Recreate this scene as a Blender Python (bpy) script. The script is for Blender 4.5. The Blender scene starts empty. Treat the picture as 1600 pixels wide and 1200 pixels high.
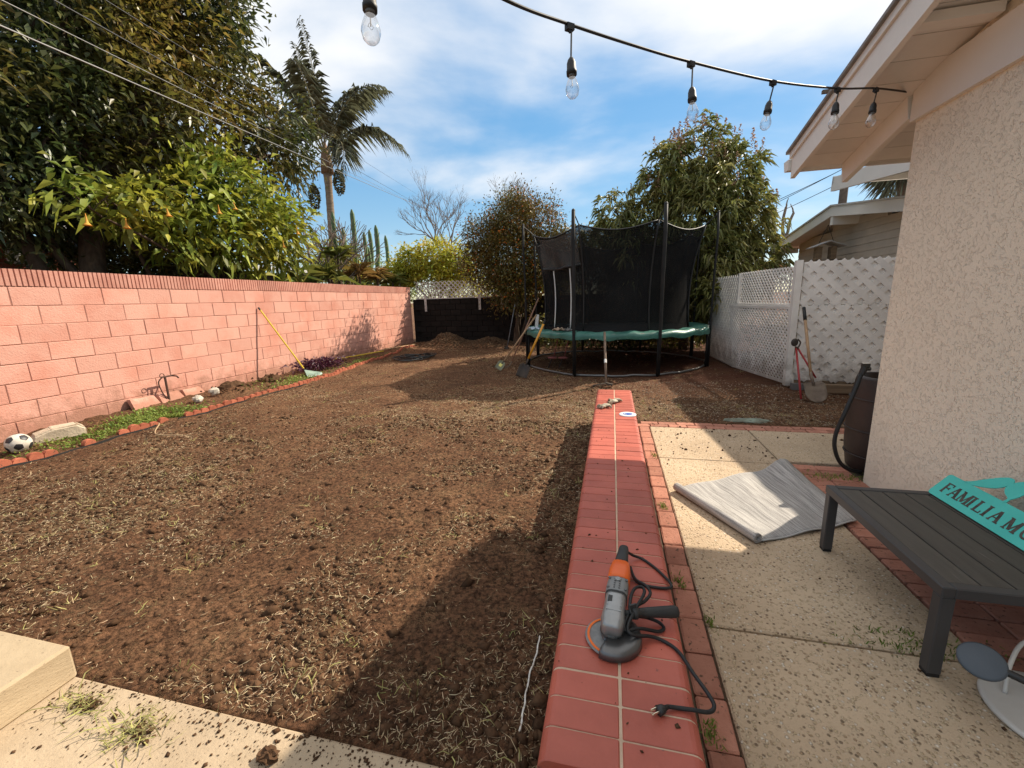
import bpy, bmesh, math, random
import numpy as np
from mathutils import Vector, Matrix
R = math.radians
rng = np.random.default_rng(7); random.seed(7)
scn = bpy.context.scene
COL = scn.collection

# ------------------------------------------------------------------ camera
pitch, yaw, roll = R(11.42), R(13.64), R(-1.7)
fw = Vector((-math.sin(yaw)*math.cos(pitch), math.cos(yaw)*math.cos(pitch), -math.sin(pitch)))
rt = Vector((math.cos(yaw), math.sin(yaw), 0)); up = rt.cross(fw)
rt2 = rt*math.cos(roll)+up*math.sin(roll); up2 = -rt*math.sin(roll)+up*math.cos(roll)
cd = bpy.data.cameras.new('camera'); cam = bpy.data.objects.new('camera', cd); COL.objects.link(cam)
m3 = Matrix((rt2, up2, -fw)).transposed()
cam.matrix_world = Matrix.Translation((0, 0, 1.5)) @ m3.to_4x4()
cd.sensor_width = 36; cd.sensor_fit = 'HORIZONTAL'; cd.lens = 650*36/1600
cd.clip_start = .05; cd.clip_end = 3000
scn.camera = cam

# ------------------------------------------------------------------ sky, sun, exposure
SUN_EL, SUN_AZ = R(39.9), R(45.3)       # azimuth measured from +Y towards +X
w = bpy.data.worlds.new('World'); scn.world = w; w.use_nodes = True
nt = w.node_tree; nt.nodes.clear()
def wn(t, **k):
    n = nt.nodes.new(t)
    for a, b in k.items(): setattr(n, a, b)
    return n
sky = wn('ShaderNodeTexSky', sky_type='NISHITA', sun_disc=False, sun_elevation=SUN_EL, sun_rotation=SUN_AZ,
         air_density=1.0, dust_density=.15, ozone_density=2.5)
tc = wn('ShaderNodeTexCoord'); sep = wn('ShaderNodeSeparateXYZ')
nt.links.new(tc.outputs['Generated'], sep.inputs[0])
den = wn('ShaderNodeMath', operation='ADD'); den.inputs[1].default_value = .22
nt.links.new(sep.outputs['Z'], den.inputs[0])
comb = wn('ShaderNodeCombineXYZ')
for i, ax in enumerate('XY'):
    d = wn('ShaderNodeMath', operation='DIVIDE')
    nt.links.new(sep.outputs[ax], d.inputs[0]); nt.links.new(den.outputs[0], d.inputs[1]); nt.links.new(d.outputs[0], comb.inputs[i])
mp = wn('ShaderNodeMapping'); mp.inputs['Location'].default_value = (2.2, 6.1, 0); mp.inputs['Scale'].default_value = (.75, .95, 1); mp.inputs['Rotation'].default_value = (0, 0, R(-20))
nt.links.new(comb.outputs[0], mp.inputs[0])
nz = wn('ShaderNodeTexNoise'); nz.inputs['Scale'].default_value = 1.15; nz.inputs['Detail'].default_value = 7; nz.inputs['Roughness'].default_value = .5; nz.inputs['Distortion'].default_value = .25
nt.links.new(mp.outputs[0], nz.inputs['Vector'])
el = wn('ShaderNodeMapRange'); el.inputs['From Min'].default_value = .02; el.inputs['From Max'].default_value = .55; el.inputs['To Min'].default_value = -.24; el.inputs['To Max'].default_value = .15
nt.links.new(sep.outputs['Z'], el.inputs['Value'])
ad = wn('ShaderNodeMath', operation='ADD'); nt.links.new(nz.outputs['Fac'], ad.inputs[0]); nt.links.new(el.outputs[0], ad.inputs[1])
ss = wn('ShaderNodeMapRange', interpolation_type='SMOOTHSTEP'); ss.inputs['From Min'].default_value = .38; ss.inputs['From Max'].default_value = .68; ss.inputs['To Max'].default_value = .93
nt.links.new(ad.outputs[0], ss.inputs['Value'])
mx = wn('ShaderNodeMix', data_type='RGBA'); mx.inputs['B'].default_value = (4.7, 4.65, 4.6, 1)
hsv = wn('ShaderNodeHueSaturation'); hsv.inputs['Saturation'].default_value = 2.2; hsv.inputs['Value'].default_value = 1.8
gam = wn('ShaderNodeGamma'); gam.inputs['Gamma'].default_value = .40
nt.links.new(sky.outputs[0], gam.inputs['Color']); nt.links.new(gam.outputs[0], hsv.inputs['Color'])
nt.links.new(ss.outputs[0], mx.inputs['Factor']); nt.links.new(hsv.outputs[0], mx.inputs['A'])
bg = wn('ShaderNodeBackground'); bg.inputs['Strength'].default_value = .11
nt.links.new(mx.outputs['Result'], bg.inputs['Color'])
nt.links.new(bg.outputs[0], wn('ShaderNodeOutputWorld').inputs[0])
sl = bpy.data.lights.new('sun', 'SUN'); sl.energy = 3.5; sl.angle = R(.53); sl.color = (1, .89, .73)
so = bpy.data.objects.new('sun', sl); COL.objects.link(so)
sdir = Vector((math.sin(SUN_AZ)*math.cos(SUN_EL), math.cos(SUN_AZ)*math.cos(SUN_EL), math.sin(SUN_EL)))
so.rotation_euler = (-sdir).to_track_quat('-Z', 'Y').to_euler(); so.location = (20, 20, 25)
scn.view_settings.view_transform = 'Standard'; scn.view_settings.look = 'None'
scn.view_settings.exposure = 1.1; scn.view_settings.gamma = 1; scn.view_settings.use_curve_mapping = False

# ------------------------------------------------------------------ helpers
def fbm(x, y, sc, octv=4, seed=0, gain=.5):
    """smooth value noise, about -1..1"""
    out = np.zeros_like(x, dtype=float); a = 1; tot = 0
    for o in range(octv):
        tab = np.random.default_rng(seed*31+o).random((256, 256))*2-1
        X = x*sc*2**o+17.3*o; Y = y*sc*2**o+5.1*o
        xi = np.floor(X).astype(int); yi = np.floor(Y).astype(int); fx = X-xi; fy = Y-yi
        fx = fx*fx*(3-2*fx); fy = fy*fy*(3-2*fy)
        g = lambda i, j: tab[(xi+i) % 256, (yi+j) % 256]
        out += a*((g(0,0)*(1-fx)+g(1,0)*fx)*(1-fy)+(g(0,1)*(1-fx)+g(1,1)*fx)*fy)
        tot += a; a *= gain
    return out/tot

ORG = {}
def tag(o, label=None, cat=None, group=None, kind=None):
    if label: o['label'] = label
    if cat: o['category'] = cat
    if group: o['group'] = group
    if kind: o['kind'] = kind
    return o
def thing(name, label, cat, loc, group=None):
    o = bpy.data.objects.new(name, None); o.empty_display_size = .1
    COL.objects.link(o); o.location = loc; ORG[o.name] = Vector(loc)
    return tag(o, label, cat, group)
def inst(name, me, loc, parent=None, rot=None, scale=None):
    o = bpy.data.objects.new(name, me); COL.objects.link(o)
    l = Vector(loc)
    if parent is not None:
        o.parent = parent; l = l-ORG[parent.name]; ORG[o.name] = Vector(loc)
    else: ORG[o.name] = l.copy()
    o.location = l
    if rot is not None: o.rotation_euler = rot
    if scale is not None: o.scale = scale
    return o
def newmesh(name, v, f, mats, smooth=False, mi=None):
    me = bpy.data.meshes.new(name)
    me.from_pydata([tuple(p) for p in v], [], f)
    for m in (mats if isinstance(mats, (list, tuple)) else [mats]): me.materials.append(m)
    if smooth: me.polygons.foreach_set('use_smooth', [True]*len(me.polygons))
    if mi is not None: me.polygons.foreach_set('material_index', mi)
    me.update(); return me
class MB:
    def __init__(s): s.v = []; s.f = []; s.mi = []; s.cur = 0
    def add(s, v, f):
        n = len(s.v); s.v += [Vector(p) for p in v]; s.f += [tuple(i+n for i in q) for q in f]; s.mi += [s.cur]*len(f); return s
    def box(s, c, d, M=None, taper=1):
        c = Vector(c); a, b, h = d[0]/2, d[1]/2, d[2]/2; v = []
        for z in (-1, 1):
            t = taper if z > 0 else 1
            for x, y in ((-1,-1),(1,-1),(1,1),(-1,1)):
                p = Vector((x*a*t, y*b*t, z*h)); v.append(c+(M @ p if M else p))
        return s.add(v, [(3,2,1,0),(4,5,6,7),(0,1,5,4),(1,2,6,5),(2,3,7,6),(3,0,4,7)])
    def hexa(s, a, b):      # bottom quad a, top quad b (ccw from above)
        return s.add(list(a)+list(b), [(3,2,1,0),(4,5,6,7),(0,1,5,4),(1,2,6,5),(2,3,7,6),(3,0,4,7)])
    def bar(s, p, q, wd, th, upv=(0,0,1)):   # rectangular bar from p to q, width across, thickness along upv
        p, q = Vector(p), Vector(q); d = (q-p).normalized(); u = Vector(upv); sd = d.cross(u)
        if sd.length < 1e-4: sd = d.cross(Vector((1,0,0)))
        sd.normalize(); u = sd.cross(d).normalized(); v = []
        for e in (p, q):
            for x, y in ((-1,-1),(1,-1),(1,1),(-1,1)): v.append(e+sd*x*wd/2+u*y*th/2)
        return s.add(v, [(3,2,1,0),(4,5,6,7),(0,1,5,4),(1,2,6,5),(2,3,7,6),(3,0,4,7)])
    def tube(s, pts, r, n=8, cap=True, closed=False):
        pts = [Vector(p) for p in pts]; k = len(pts)
        rr = list(r) if hasattr(r, '__len__') else [r]*k
        v = []; prev = None
        for i, p in enumerate(pts):
            if closed: d = pts[(i+1) % k]-pts[i-1]
            else: d = pts[min(i+1, k-1)]-pts[max(i-1, 0)]
            if d.length < 1e-9: d = Vector((0,0,1))
            d.normalize()
            if prev is None:
                prev = d.orthogonal().normalized()
            u = prev-d*prev.dot(d)
            if u.length < 1e-5: u = d.orthogonal()
            u.normalize(); prev = u; t = d.cross(u)
            for j in range(n):
                a = 2*math.pi*j/n; v.append(p+(u*math.cos(a)+t*math.sin(a))*rr[i])
        f = []
        for i in range(k if closed else k-1):
            i2 = (i+1) % k
            for j in range(n): f.append((i*n+j, i*n+(j+1) % n, i2*n+(j+1) % n, i2*n+j))
        if cap and not closed: f += [tuple(reversed(range(n))), tuple((k-1)*n+j for j in range(n))]
        return s.add(v, f)
    def lathe(s, prof, n=16, o=(0,0,0), M=None, sx=1, sy=1):
        o = Vector(o); v = []; k = len(prof)
        for r, z in prof:
            for j in range(n):
                a = 2*math.pi*j/n; p = Vector((r*math.cos(a)*sx, r*math.sin(a)*sy, z)); v.append(o+(M @ p if M else p))
        f = [(i*n+j, i*n+(j+1) % n, (i+1)*n+(j+1) % n, (i+1)*n+j) for i in range(k-1) for j in range(n)]
        f += [tuple(reversed(range(n))), tuple((k-1)*n+j for j in range(n))]
        return s.add(v, f)
    def ring(s, prof, n=32, o=(0,0,0), M=None):
        o = Vector(o); v = []; k = len(prof)
        for r, z in prof:
            for j in range(n):
                a = 2*math.pi*j/n; p = Vector((r*math.cos(a), r*math.sin(a), z)); v.append(o+(M @ p if M else p))
        return s.add(v, [(i*n+j, i*n+(j+1) % n, ((i+1) % k)*n+(j+1) % n, ((i+1) % k)*n+j) for i in range(k) for j in range(n)])
    def ball(s, c, r, n=12, k=8, jit=0, M=None):
        if not hasattr(r, '__len__'): r = (r, r, r)
        pr = []; c = Vector(c)
        v = [c+Vector((0,0,-r[2]))]
        for i in range(1, k):
            t = math.pi*i/k-math.pi/2
            for j in range(n):
                a = 2*math.pi*j/n; e = 1+random.uniform(-jit, jit)
                p = Vector((math.cos(t)*math.cos(a)*r[0], math.cos(t)*math.sin(a)*r[1], math.sin(t)*r[2]))*e
                v.append(c+(M @ p if M else p))
        v.append(c+Vector((0,0,r[2]))); L = len(v)-1
        f = [(0, 1+(j+1) % n, 1+j) for j in range(n)]
        for i in range(k-2):
            for j in range(n): f.append((1+i*n+j, 1+i*n+(j+1) % n, 1+(i+1)*n+(j+1) % n, 1+(i+1)*n+j))
        f += [(L, 1+(k-2)*n+j, 1+(k-2)*n+(j+1) % n) for j in range(n)]
        return s.add(v, f)
    def prism(s, poly, o, u, v, th):    # poly in (u,v), extruded by th along u x v (centred on the back face o)
        o, u, v = Vector(o), Vector(u), Vector(v); nn = u.cross(v).normalized(); k = len(poly)
        V = [o+u*a+v*b for a, b in poly]+[o+u*a+v*b+nn*th for a, b in poly]
        f = [tuple(reversed(range(k))), tuple(range(k, 2*k))]+[(i, (i+1) % k, k+(i+1) % k, k+i) for i in range(k)]
        return s.add(V, f)
    def build(s, name, mat, parent=None, smooth=False, org=None):
        if parent is not None: og = ORG[parent.name]
        else: og = Vector(org) if org is not None else Vector((0,0,0))
        me = newmesh(name, [p-og for p in s.v], s.f, mat, smooth, s.mi if isinstance(mat, (list, tuple)) else None)
        if len(s.f) < 4000:
            bm = bmesh.new(); bm.from_mesh(me); bmesh.ops.recalc_face_normals(bm, faces=bm.faces[:]); bm.to_mesh(me); bm.free()
        o = bpy.data.objects.new(name, me); COL.objects.link(o)
        if parent is not None: o.parent = parent
        else: o.location = og
        ORG[o.name] = og.copy()
        return o
def cbox(name, d, ch, mat, jit=0):
    """a chamfered box mesh (shared between alike pieces), centred"""
    bm = bmesh.new(); bmesh.ops.create_cube(bm, size=1)
    for v in bm.verts: v.co = Vector((v.co.x*d[0], v.co.y*d[1], v.co.z*d[2]))
    bmesh.ops.bevel(bm, geom=bm.edges[:], offset=ch, segments=1, affect='EDGES')
    if jit:
        for v in bm.verts: v.co += Vector((random.uniform(-jit, jit), random.uniform(-jit, jit), random.uniform(-jit, jit)))
    me = bpy.data.meshes.new(name); bm.to_mesh(me); bm.free(); me.materials.append(mat); return me
def smoothpath(pts, n=6):
    P = [Vector(p) for p in pts]; out = []
    for i in range(len(P)-1):
        a, b, c, d = P[max(i-1, 0)], P[i], P[i+1], P[min(i+2, len(P)-1)]
        for k in range(n):
            t = k/n
            out.append(.5*((2*b)+(c-a)*t+(2*a-5*b+4*c-d)*t*t+(3*b-a-3*c+d)*t**3))
    out.append(P[-1]); return out
def np_mesh(name, V, T, mat, parent=None, org=(0,0,0), quad=False):
    """big meshes from numpy arrays"""
    og = ORG[parent.name] if parent is not None else Vector(org)
    V = V-np.array(og); k = 4 if quad else 3
    me = bpy.data.meshes.new(name)
    me.vertices.add(len(V)); me.vertices.foreach_set('co', V.astype(np.float32).ravel())
    me.loops.add(len(T)*k); me.loops.foreach_set('vertex_index', T.astype(np.int32).ravel())
    me.polygons.add(len(T)); me.polygons.foreach_set('loop_start', np.arange(0, len(T)*k, k, dtype=np.int32))
    me.materials.append(mat); me.update(calc_edges=True)
    o = bpy.data.objects.new(name, me); COL.objects.link(o)
    if parent is not None: o.parent = parent
    else: o.location = og
    ORG[o.name] = Vector(og); return o

# ------------------------------------------------------------------ materials
def nodes(name):
    m = bpy.data.materials.new(name); m.use_nodes = True; t = m.node_tree; t.nodes.clear()
    def N(ty, **k):
        n = t.nodes.new(ty)
        for a, b in k.items(): setattr(n, a, b)
        return n
    return m, t, N, t.links.new
def c4(c): return (c[0], c[1], c[2], 1)
def mat(name, c1, c2=None, scale=4, rough=.7, bump=0, bscale=None, rnd=0, island=0, hue=0, metal=0, spec=.4, transl=0, spots=None, detail=6, stretch=None, lo=.35, hi=.65, alpha=None, coat=0, dirt=None):
    m, t, N, L = nodes(name)
    geo = N('ShaderNodeNewGeometry'); vec = geo.outputs['Position']
    if stretch:
        mpn = N('ShaderNodeMapping'); mpn.inputs['Scale'].default_value = stretch; L(vec, mpn.inputs[0]); vec = mpn.outputs[0]
    p = N('ShaderNodeBsdfPrincipled'); p.inputs['Roughness'].default_value = rough; p.inputs['Metallic'].default_value = metal
    p.inputs['Specular IOR Level'].default_value = spec; p.inputs['Coat Weight'].default_value = coat
    col = None
    if c2 is not None:
        nz = N('ShaderNodeTexNoise'); nz.inputs['Scale'].default_value = scale; nz.inputs['Detail'].default_value = detail; nz.inputs['Roughness'].default_value = .62
        L(vec, nz.inputs['Vector'])
        mr = N('ShaderNodeMapRange'); mr.inputs['From Min'].default_value = lo; mr.inputs['From Max'].default_value = hi; L(nz.outputs['Fac'], mr.inputs['Value'])
        mx = N('ShaderNodeMix', data_type='RGBA'); mx.inputs['A'].default_value = c4(c1); mx.inputs['B'].default_value = c4(c2); L(mr.outputs[0], mx.inputs['Factor'])
        col = mx.outputs['Result']
    else:
        rg = N('ShaderNodeRGB'); rg.outputs[0].default_value = c4(c1); col = rg.outputs[0]
    if spots:
        sc, thr, cs = spots
        n2 = N('ShaderNodeTexNoise'); n2.inputs['Scale'].default_value = sc; n2.inputs['Detail'].default_value = 3; L(vec, n2.inputs['Vector'])
        mr = N('ShaderNodeMapRange'); mr.inputs['From Min'].default_value = thr; mr.inputs['From Max'].default_value = thr+.06; L(n2.outputs['Fac'], mr.inputs['Value'])
        mx = N('ShaderNodeMix', data_type='RGBA'); mx.inputs['B'].default_value = c4(cs); L(col, mx.inputs['A']); L(mr.outputs[0], mx.inputs['Factor']); col = mx.outputs['Result']
    if dirt:     # splashed soil: patchy, thicker towards the bottom edge z0
        z0, z1, dc = dirt
        sz = N('ShaderNodeSeparateXYZ'); L(geo.outputs['Position'], sz.inputs[0])
        a = N('ShaderNodeMapRange'); a.inputs['From Min'].default_value = z0; a.inputs['From Max'].default_value = z1; a.inputs['To Min'].default_value = .34; a.inputs['To Max'].default_value = -.08; L(sz.outputs['Z'], a.inputs['Value'])
        n3 = N('ShaderNodeTexNoise'); n3.inputs['Scale'].default_value = 5; n3.inputs['Detail'].default_value = 8; n3.inputs['Roughness'].default_value = .7; L(geo.outputs['Position'], n3.inputs['Vector'])
        s_ = N('ShaderNodeMath', operation='ADD'); L(a.outputs[0], s_.inputs[0]); L(n3.outputs['Fac'], s_.inputs[1])
        r3 = N('ShaderNodeMapRange'); r3.inputs['From Min'].default_value = .56; r3.inputs['From Max'].default_value = .80; r3.inputs['To Max'].default_value = .75; L(s_.outputs[0], r3.inputs['Value'])
        mx = N('ShaderNodeMix', data_type='RGBA'); mx.inputs['B'].default_value = c4(dc); L(col, mx.inputs['A']); L(r3.outputs[0], mx.inputs['Factor']); col = mx.outputs['Result']
    if rnd or island or hue:
        src = geo.outputs['Random Per Island'] if island else N('ShaderNodeObjectInfo').outputs['Random']
        amt = island or rnd
        h = N('ShaderNodeHueSaturation'); mr = N('ShaderNodeMapRange'); mr.inputs['To Min'].default_value = 1-amt; mr.inputs['To Max'].default_value = 1+amt
        L(src, mr.inputs['Value']); L(mr.outputs[0], h.inputs['Value'])
        if hue:
            wn_ = N('ShaderNodeTexWhiteNoise', noise_dimensions='1D'); L(src, wn_.inputs['W'])
            mh = N('ShaderNodeMapRange'); mh.inputs['To Min'].default_value = .5-hue; mh.inputs['To Max'].default_value = .5+hue; L(wn_.outputs['Value'], mh.inputs['Value']); L(mh.outputs[0], h.inputs['Hue'])
        L(col, h.inputs['Color']); col = h.outputs[0]
    L(col, p.inputs['Base Color'])
    if bump:
        nb = N('ShaderNodeTexNoise'); nb.inputs['Scale'].default_value = bscale or scale*4; nb.inputs['Detail'].default_value = 8; nb.inputs['Roughness'].default_value = .65; L(vec, nb.inputs['Vector'])
        b = N('ShaderNodeBump'); b.inputs['Strength'].default_value = 1; b.inputs['Distance'].default_value = bump; L(nb.outputs['Fac'], b.inputs['Height']); L(b.outputs[0], p.inputs['Normal'])
    out = p.outputs[0]
    if transl:
        tr = N('ShaderNodeBsdfTranslucent'); L(col, tr.inputs['Color']); ms = N('ShaderNodeMixShader'); ms.inputs[0].default_value = transl
        L(out, ms.inputs[1]); L(tr.outputs[0], ms.inputs[2]); out = ms.outputs[0]
    if alpha is not None:
        tr = N('ShaderNodeBsdfTransparent'); ms = N('ShaderNodeMixShader'); ms.inputs[0].default_value = alpha
        L(tr.outputs[0], ms.inputs[1]); L(out, ms.inputs[2]); out = ms.outputs[0]
    L(out, N('ShaderNodeOutputMaterial').inputs[0]); return m

def soil_material():
    m, t, N, L = nodes('tilled soil'); geo = N('ShaderNodeNewGeometry'); pos = geo.outputs['Position']
    def noise(s, d=6, r=.6):
        n = N('ShaderNodeTexNoise'); n.inputs['Scale'].default_value = s; n.inputs['Detail'].default_value = d; n.inputs['Roughness'].default_value = r; L(pos, n.inputs['Vector']); return n.outputs['Fac']
    def rng_(v, a, b, c=0, d=1):
        n = N('ShaderNodeMapRange'); n.inputs['From Min'].default_value = a; n.inputs['From Max'].default_value = b; n.inputs['To Min'].default_value = c; n.inputs['To Max'].default_value = d; L(v, n.inputs['Value']); return n.outputs[0]
    def mix(f, a, b):
        n = N('ShaderNodeMix', data_type='RGBA'); L(f, n.inputs['Factor'])
        for k, x in (('A', a), ('B', b)):
            if isinstance(x, tuple): n.inputs[k].default_value = c4(x)
            else: L(x, n.inputs[k])
        return n.outputs['Result']
    base = mix(rng_(noise(1.3, 5), .35, .65), (.155, .071, .037), (.285, .145, .076))
    base = mix(rng_(noise(38, 6, .7), .40, .62), (.048, .023, .012), base)
    chaff = rng_(noise(5, 4), .45, .68, .05, .8)
    fine = rng_(noise(170, 3, .85), .53, .63)
    mu = N('ShaderNodeMath', operation='MULTIPLY'); L(chaff, mu.inputs[0]); L(fine, mu.inputs[1])
    base = mix(mu.outputs[0], base, (.42, .29, .145))
    sx = N('ShaderNodeSeparateXYZ'); L(pos, sx.inputs[0])       # redder bare earth under the trampoline and by the fence
    rx = N('ShaderNodeMath', operation='MULTIPLY'); L(rng_(sx.outputs['Y'], 6.2, 8.2), rx.inputs[0]); L(rng_(sx.outputs['X'], -1.0, .6), rx.inputs[1])
    rx2 = N('ShaderNodeMath', operation='MULTIPLY'); L(rx.outputs[0], rx2.inputs[0]); L(rng_(noise(2.2, 4), .35, .6, .3, 1), rx2.inputs[1])
    base = mix(rx2.outputs[0], base, (.115, .045, .026))
    p = N('ShaderNodeBsdfPrincipled'); p.inputs['Roughness'].default_value = .95; p.inputs['Specular IOR Level'].default_value = .15; L(base, p.inputs['Base Color'])
    b1 = N('ShaderNodeBump'); b1.inputs['Distance'].default_value = .04; b1.inputs['Strength'].default_value = 1; L(noise(22, 8, .68), b1.inputs['Height'])
    b2 = N('ShaderNodeBump'); b2.inputs['Distance'].default_value = .012; b2.inputs['Strength'].default_value = 1; L(noise(110, 4, .7), b2.inputs['Height']); L(b1.outputs[0], b2.inputs['Normal'])
    L(b2.outputs[0], p.inputs['Normal']); L(p.outputs[0], N('ShaderNodeOutputMaterial').inputs[0]); return m

def aggregate_material():
    m, t, N, L = nodes('exposed aggregate concrete'); geo = N('ShaderNodeNewGeometry'); pos = geo.outputs['Position']
    vo = N('ShaderNodeTexVoronoi', feature='F1'); vo.inputs['Scale'].default_value = 72; L(pos, vo.inputs['Vector'])
    wn_ = N('ShaderNodeTexNoise'); wn_.inputs['Scale'].default_value = 1.5; wn_.inputs['Detail'].default_value = 6; L(pos, wn_.inputs['Vector'])
    mxb = N('ShaderNodeMix', data_type='RGBA'); mxb.inputs['A'].default_value = c4((.44, .325, .215)); mxb.inputs['B'].default_value = c4((.57, .435, .295))
    mr = N('ShaderNodeMapRange'); mr.inputs['From Min'].default_value = .35; mr.inputs['From Max'].default_value = .65; L(wn_.outputs['Fac'], mr.inputs['Value']); L(mr.outputs[0], mxb.inputs['Factor'])
    sp = N('ShaderNodeSeparateColor'); L(vo.outputs['Color'], sp.inputs[0])
    cr = N('ShaderNodeValToRGB'); e = cr.color_ramp; e.interpolation = 'CONSTANT'
    e.elements[0].position = 0; e.elements[0].color = (.16, .115, .07, 1); e.elements[1].position = .16; e.elements[1].color = (.50, .38, .23, 1)
    for ps, c in ((.45, (.60, .47, .31, 1)), (.74, (.33, .225, .13, 1)), (.88, (.74, .66, .54, 1))):
        q = e.elements.new(ps); q.color = c
    L(sp.outputs[0], cr.inputs[0])
    md = N('ShaderNodeMapRange'); md.inputs['From Min'].default_value = .25; md.inputs['From Max'].default_value = .50; md.inputs['To Min'].default_value = .85; md.inputs['To Max'].default_value = 0; L(vo.outputs['Distance'], md.inputs['Value'])
    gate = N('ShaderNodeMath', operation='MULTIPLY'); gt = N('ShaderNodeMath', operation='GREATER_THAN'); gt.inputs[1].default_value = .25; L(sp.outputs[1], gt.inputs[0]); L(md.outputs[0], gate.inputs[0]); L(gt.outputs[0], gate.inputs[1])
    mx = N('ShaderNodeMix', data_type='RGBA'); L(gate.outputs[0], mx.inputs['Factor']); L(mxb.outputs['Result'], mx.inputs['A']); L(cr.outputs[0], mx.inputs['B'])
    n3 = N('ShaderNodeTexNoise'); n3.inputs['Scale'].default_value = 60; n3.inputs['Detail'].default_value = 4; n3.inputs['Roughness'].default_value = .75; L(pos, n3.inputs['Vector'])
    m3_ = N('ShaderNodeMapRange'); m3_.inputs['From Min'].default_value = .61; m3_.inputs['From Max'].default_value = .67; m3_.inputs['To Max'].default_value = .5; L(n3.outputs['Fac'], m3_.inputs['Value'])
    mx2 = N('ShaderNodeMix', data_type='RGBA'); mx2.inputs['B'].default_value = c4((.12, .085, .05)); L(m3_.outputs[0], mx2.inputs['Factor']); L(mx.outputs['Result'], mx2.inputs['A'])
    p = N('ShaderNodeBsdfPrincipled'); p.inputs['Roughness'].default_value = .85; p.inputs['Specular IOR Level'].default_value = .25; L(mx2.outputs['Result'], p.inputs['Base Color'])
    b = N('ShaderNodeBump'); b.inputs['Distance'].default_value = .005; L(gate.outputs[0], b.inputs['Height'])
    b2 = N('ShaderNodeBump'); b2.inputs['Distance'].default_value = .006; L(n3.outputs['Fac'], b2.inputs['Height']); L(b.outputs[0], b2.inputs['Normal']); L(b2.outputs[0], p.inputs['Normal'])
    L(p.outputs[0], N('ShaderNodeOutputMaterial').inputs[0]); return m

def stucco_material():
    m, t, N, L = nodes('cream lace stucco'); geo = N('ShaderNodeNewGeometry'); pos = geo.outputs['Position']
    a = N('ShaderNodeTexNoise'); a.inputs['Scale'].default_value = 50; a.inputs['Detail'].default_value = 3.5; a.inputs['Roughness'].default_value = .55; a.inputs['Distortion'].default_value = .9; L(pos, a.inputs['Vector'])
    r = N('ShaderNodeMapRange', interpolation_type='SMOOTHSTEP'); r.inputs['From Min'].default_value = .36; r.inputs['From Max'].default_value = .47; L(a.outputs['Fac'], r.inputs['Value'])
    f = N('ShaderNodeTexNoise'); f.inputs['Scale'].default_value = 190; f.inputs['Detail'].default_value = 3; L(pos, f.inputs['Vector'])
    b = N('ShaderNodeBump'); b.inputs['Distance'].default_value = .0032; b.inputs['Strength'].default_value = 1; L(r.outputs[0], b.inputs['Height'])
    b2 = N('ShaderNodeBump'); b2.inputs['Distance'].default_value = .0035; L(f.outputs['Fac'], b2.inputs['Height']); L(b.outputs[0], b2.inputs['Normal'])
    n = N('ShaderNodeTexNoise'); n.inputs['Scale'].default_value = 1.1; n.inputs['Detail'].default_value = 5; L(pos, n.inputs['Vector'])
    mx = N('ShaderNodeMix', data_type='RGBA'); mx.inputs['A'].default_value = c4((.79, .69, .54)); mx.inputs['B'].default_value = c4((.85, .755, .61)); L(n.outputs['Fac'], mx.inputs['Factor'])
    p = N('ShaderNodeBsdfPrincipled'); p.inputs['Roughness'].default_value = .9; p.inputs['Specular IOR Level'].default_value = .2; L(mx.outputs['Result'], p.inputs['Base Color']); L(b2.outputs[0], p.inputs['Normal'])
    L(p.outputs[0], N('ShaderNodeOutputMaterial').inputs[0]); return m

def rug_material():
    m, t, N, L = nodes('woven grey rug'); tc = N('ShaderNodeTexCoord'); mp = N('ShaderNodeMapping'); L(tc.outputs['UV'], mp.inputs[0])
    def st(sx, sy, det=3):
        q = N('ShaderNodeMapping'); q.inputs['Scale'].default_value = (sx, sy, 1); L(tc.outputs['UV'], q.inputs[0])
        n = N('ShaderNodeTexNoise'); n.inputs['Scale'].default_value = 1; n.inputs['Detail'].default_value = det; n.inputs['Roughness'].default_value = .7; L(q.outputs[0], n.inputs['Vector']); return n.outputs['Fac']
    a = st(70, 2.2, 4); b = st(260, 120, 1)
    ad = N('ShaderNodeMath', operation='MULTIPLY_ADD'); ad.inputs[1].default_value = .45; L(b, ad.inputs[0]); L(a, ad.inputs[2])
    cr = N('ShaderNodeValToRGB'); e = cr.color_ramp; e.elements[0].position = .50; e.elements[0].color = (.155, .147, .143, 1); e.elements[1].position = .92; e.elements[1].color = (.56, .535, .50, 1); L(ad.outputs[0], cr.inputs[0])
    p = N('ShaderNodeBsdfPrincipled'); p.inputs['Roughness'].default_value = .95; p.inputs['Specular IOR Level'].default_value = .1; L(cr.outputs[0], p.inputs['Base Color'])
    bu = N('ShaderNodeBump'); bu.inputs['Distance'].default_value = .003; L(b, bu.inputs['Height']); L(bu.outputs[0], p.inputs['Normal'])
    L(p.outputs[0], N('ShaderNodeOutputMaterial').inputs[0]); return m
def glass_material():
    m, t, N, L = nodes('clear bulb glass'); tr = N('ShaderNodeBsdfTransparent'); tr.inputs[0].default_value = (.97, .97, .97, 1)
    gl = N('ShaderNodeBsdfGlossy'); gl.inputs['Roughness'].default_value = .03; lw = N('ShaderNodeLayerWeight'); lw.inputs['Blend'].default_value = .35
    mr = N('ShaderNodeMapRange'); mr.inputs['To Min'].default_value = .06; mr.inputs['To Max'].default_value = .75; L(lw.outputs['Facing'], mr.inputs['Value'])
    gl.inputs['Color'].default_value = (.75, .75, .75, 1)
    ms = N('ShaderNodeMixShader'); L(mr.outputs[0], ms.inputs[0]); L(tr.outputs[0], ms.inputs[1]); L(gl.outputs[0], ms.inputs[2])
    L(ms.outputs[0], N('ShaderNodeOutputMaterial').inputs[0]); return m

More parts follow.
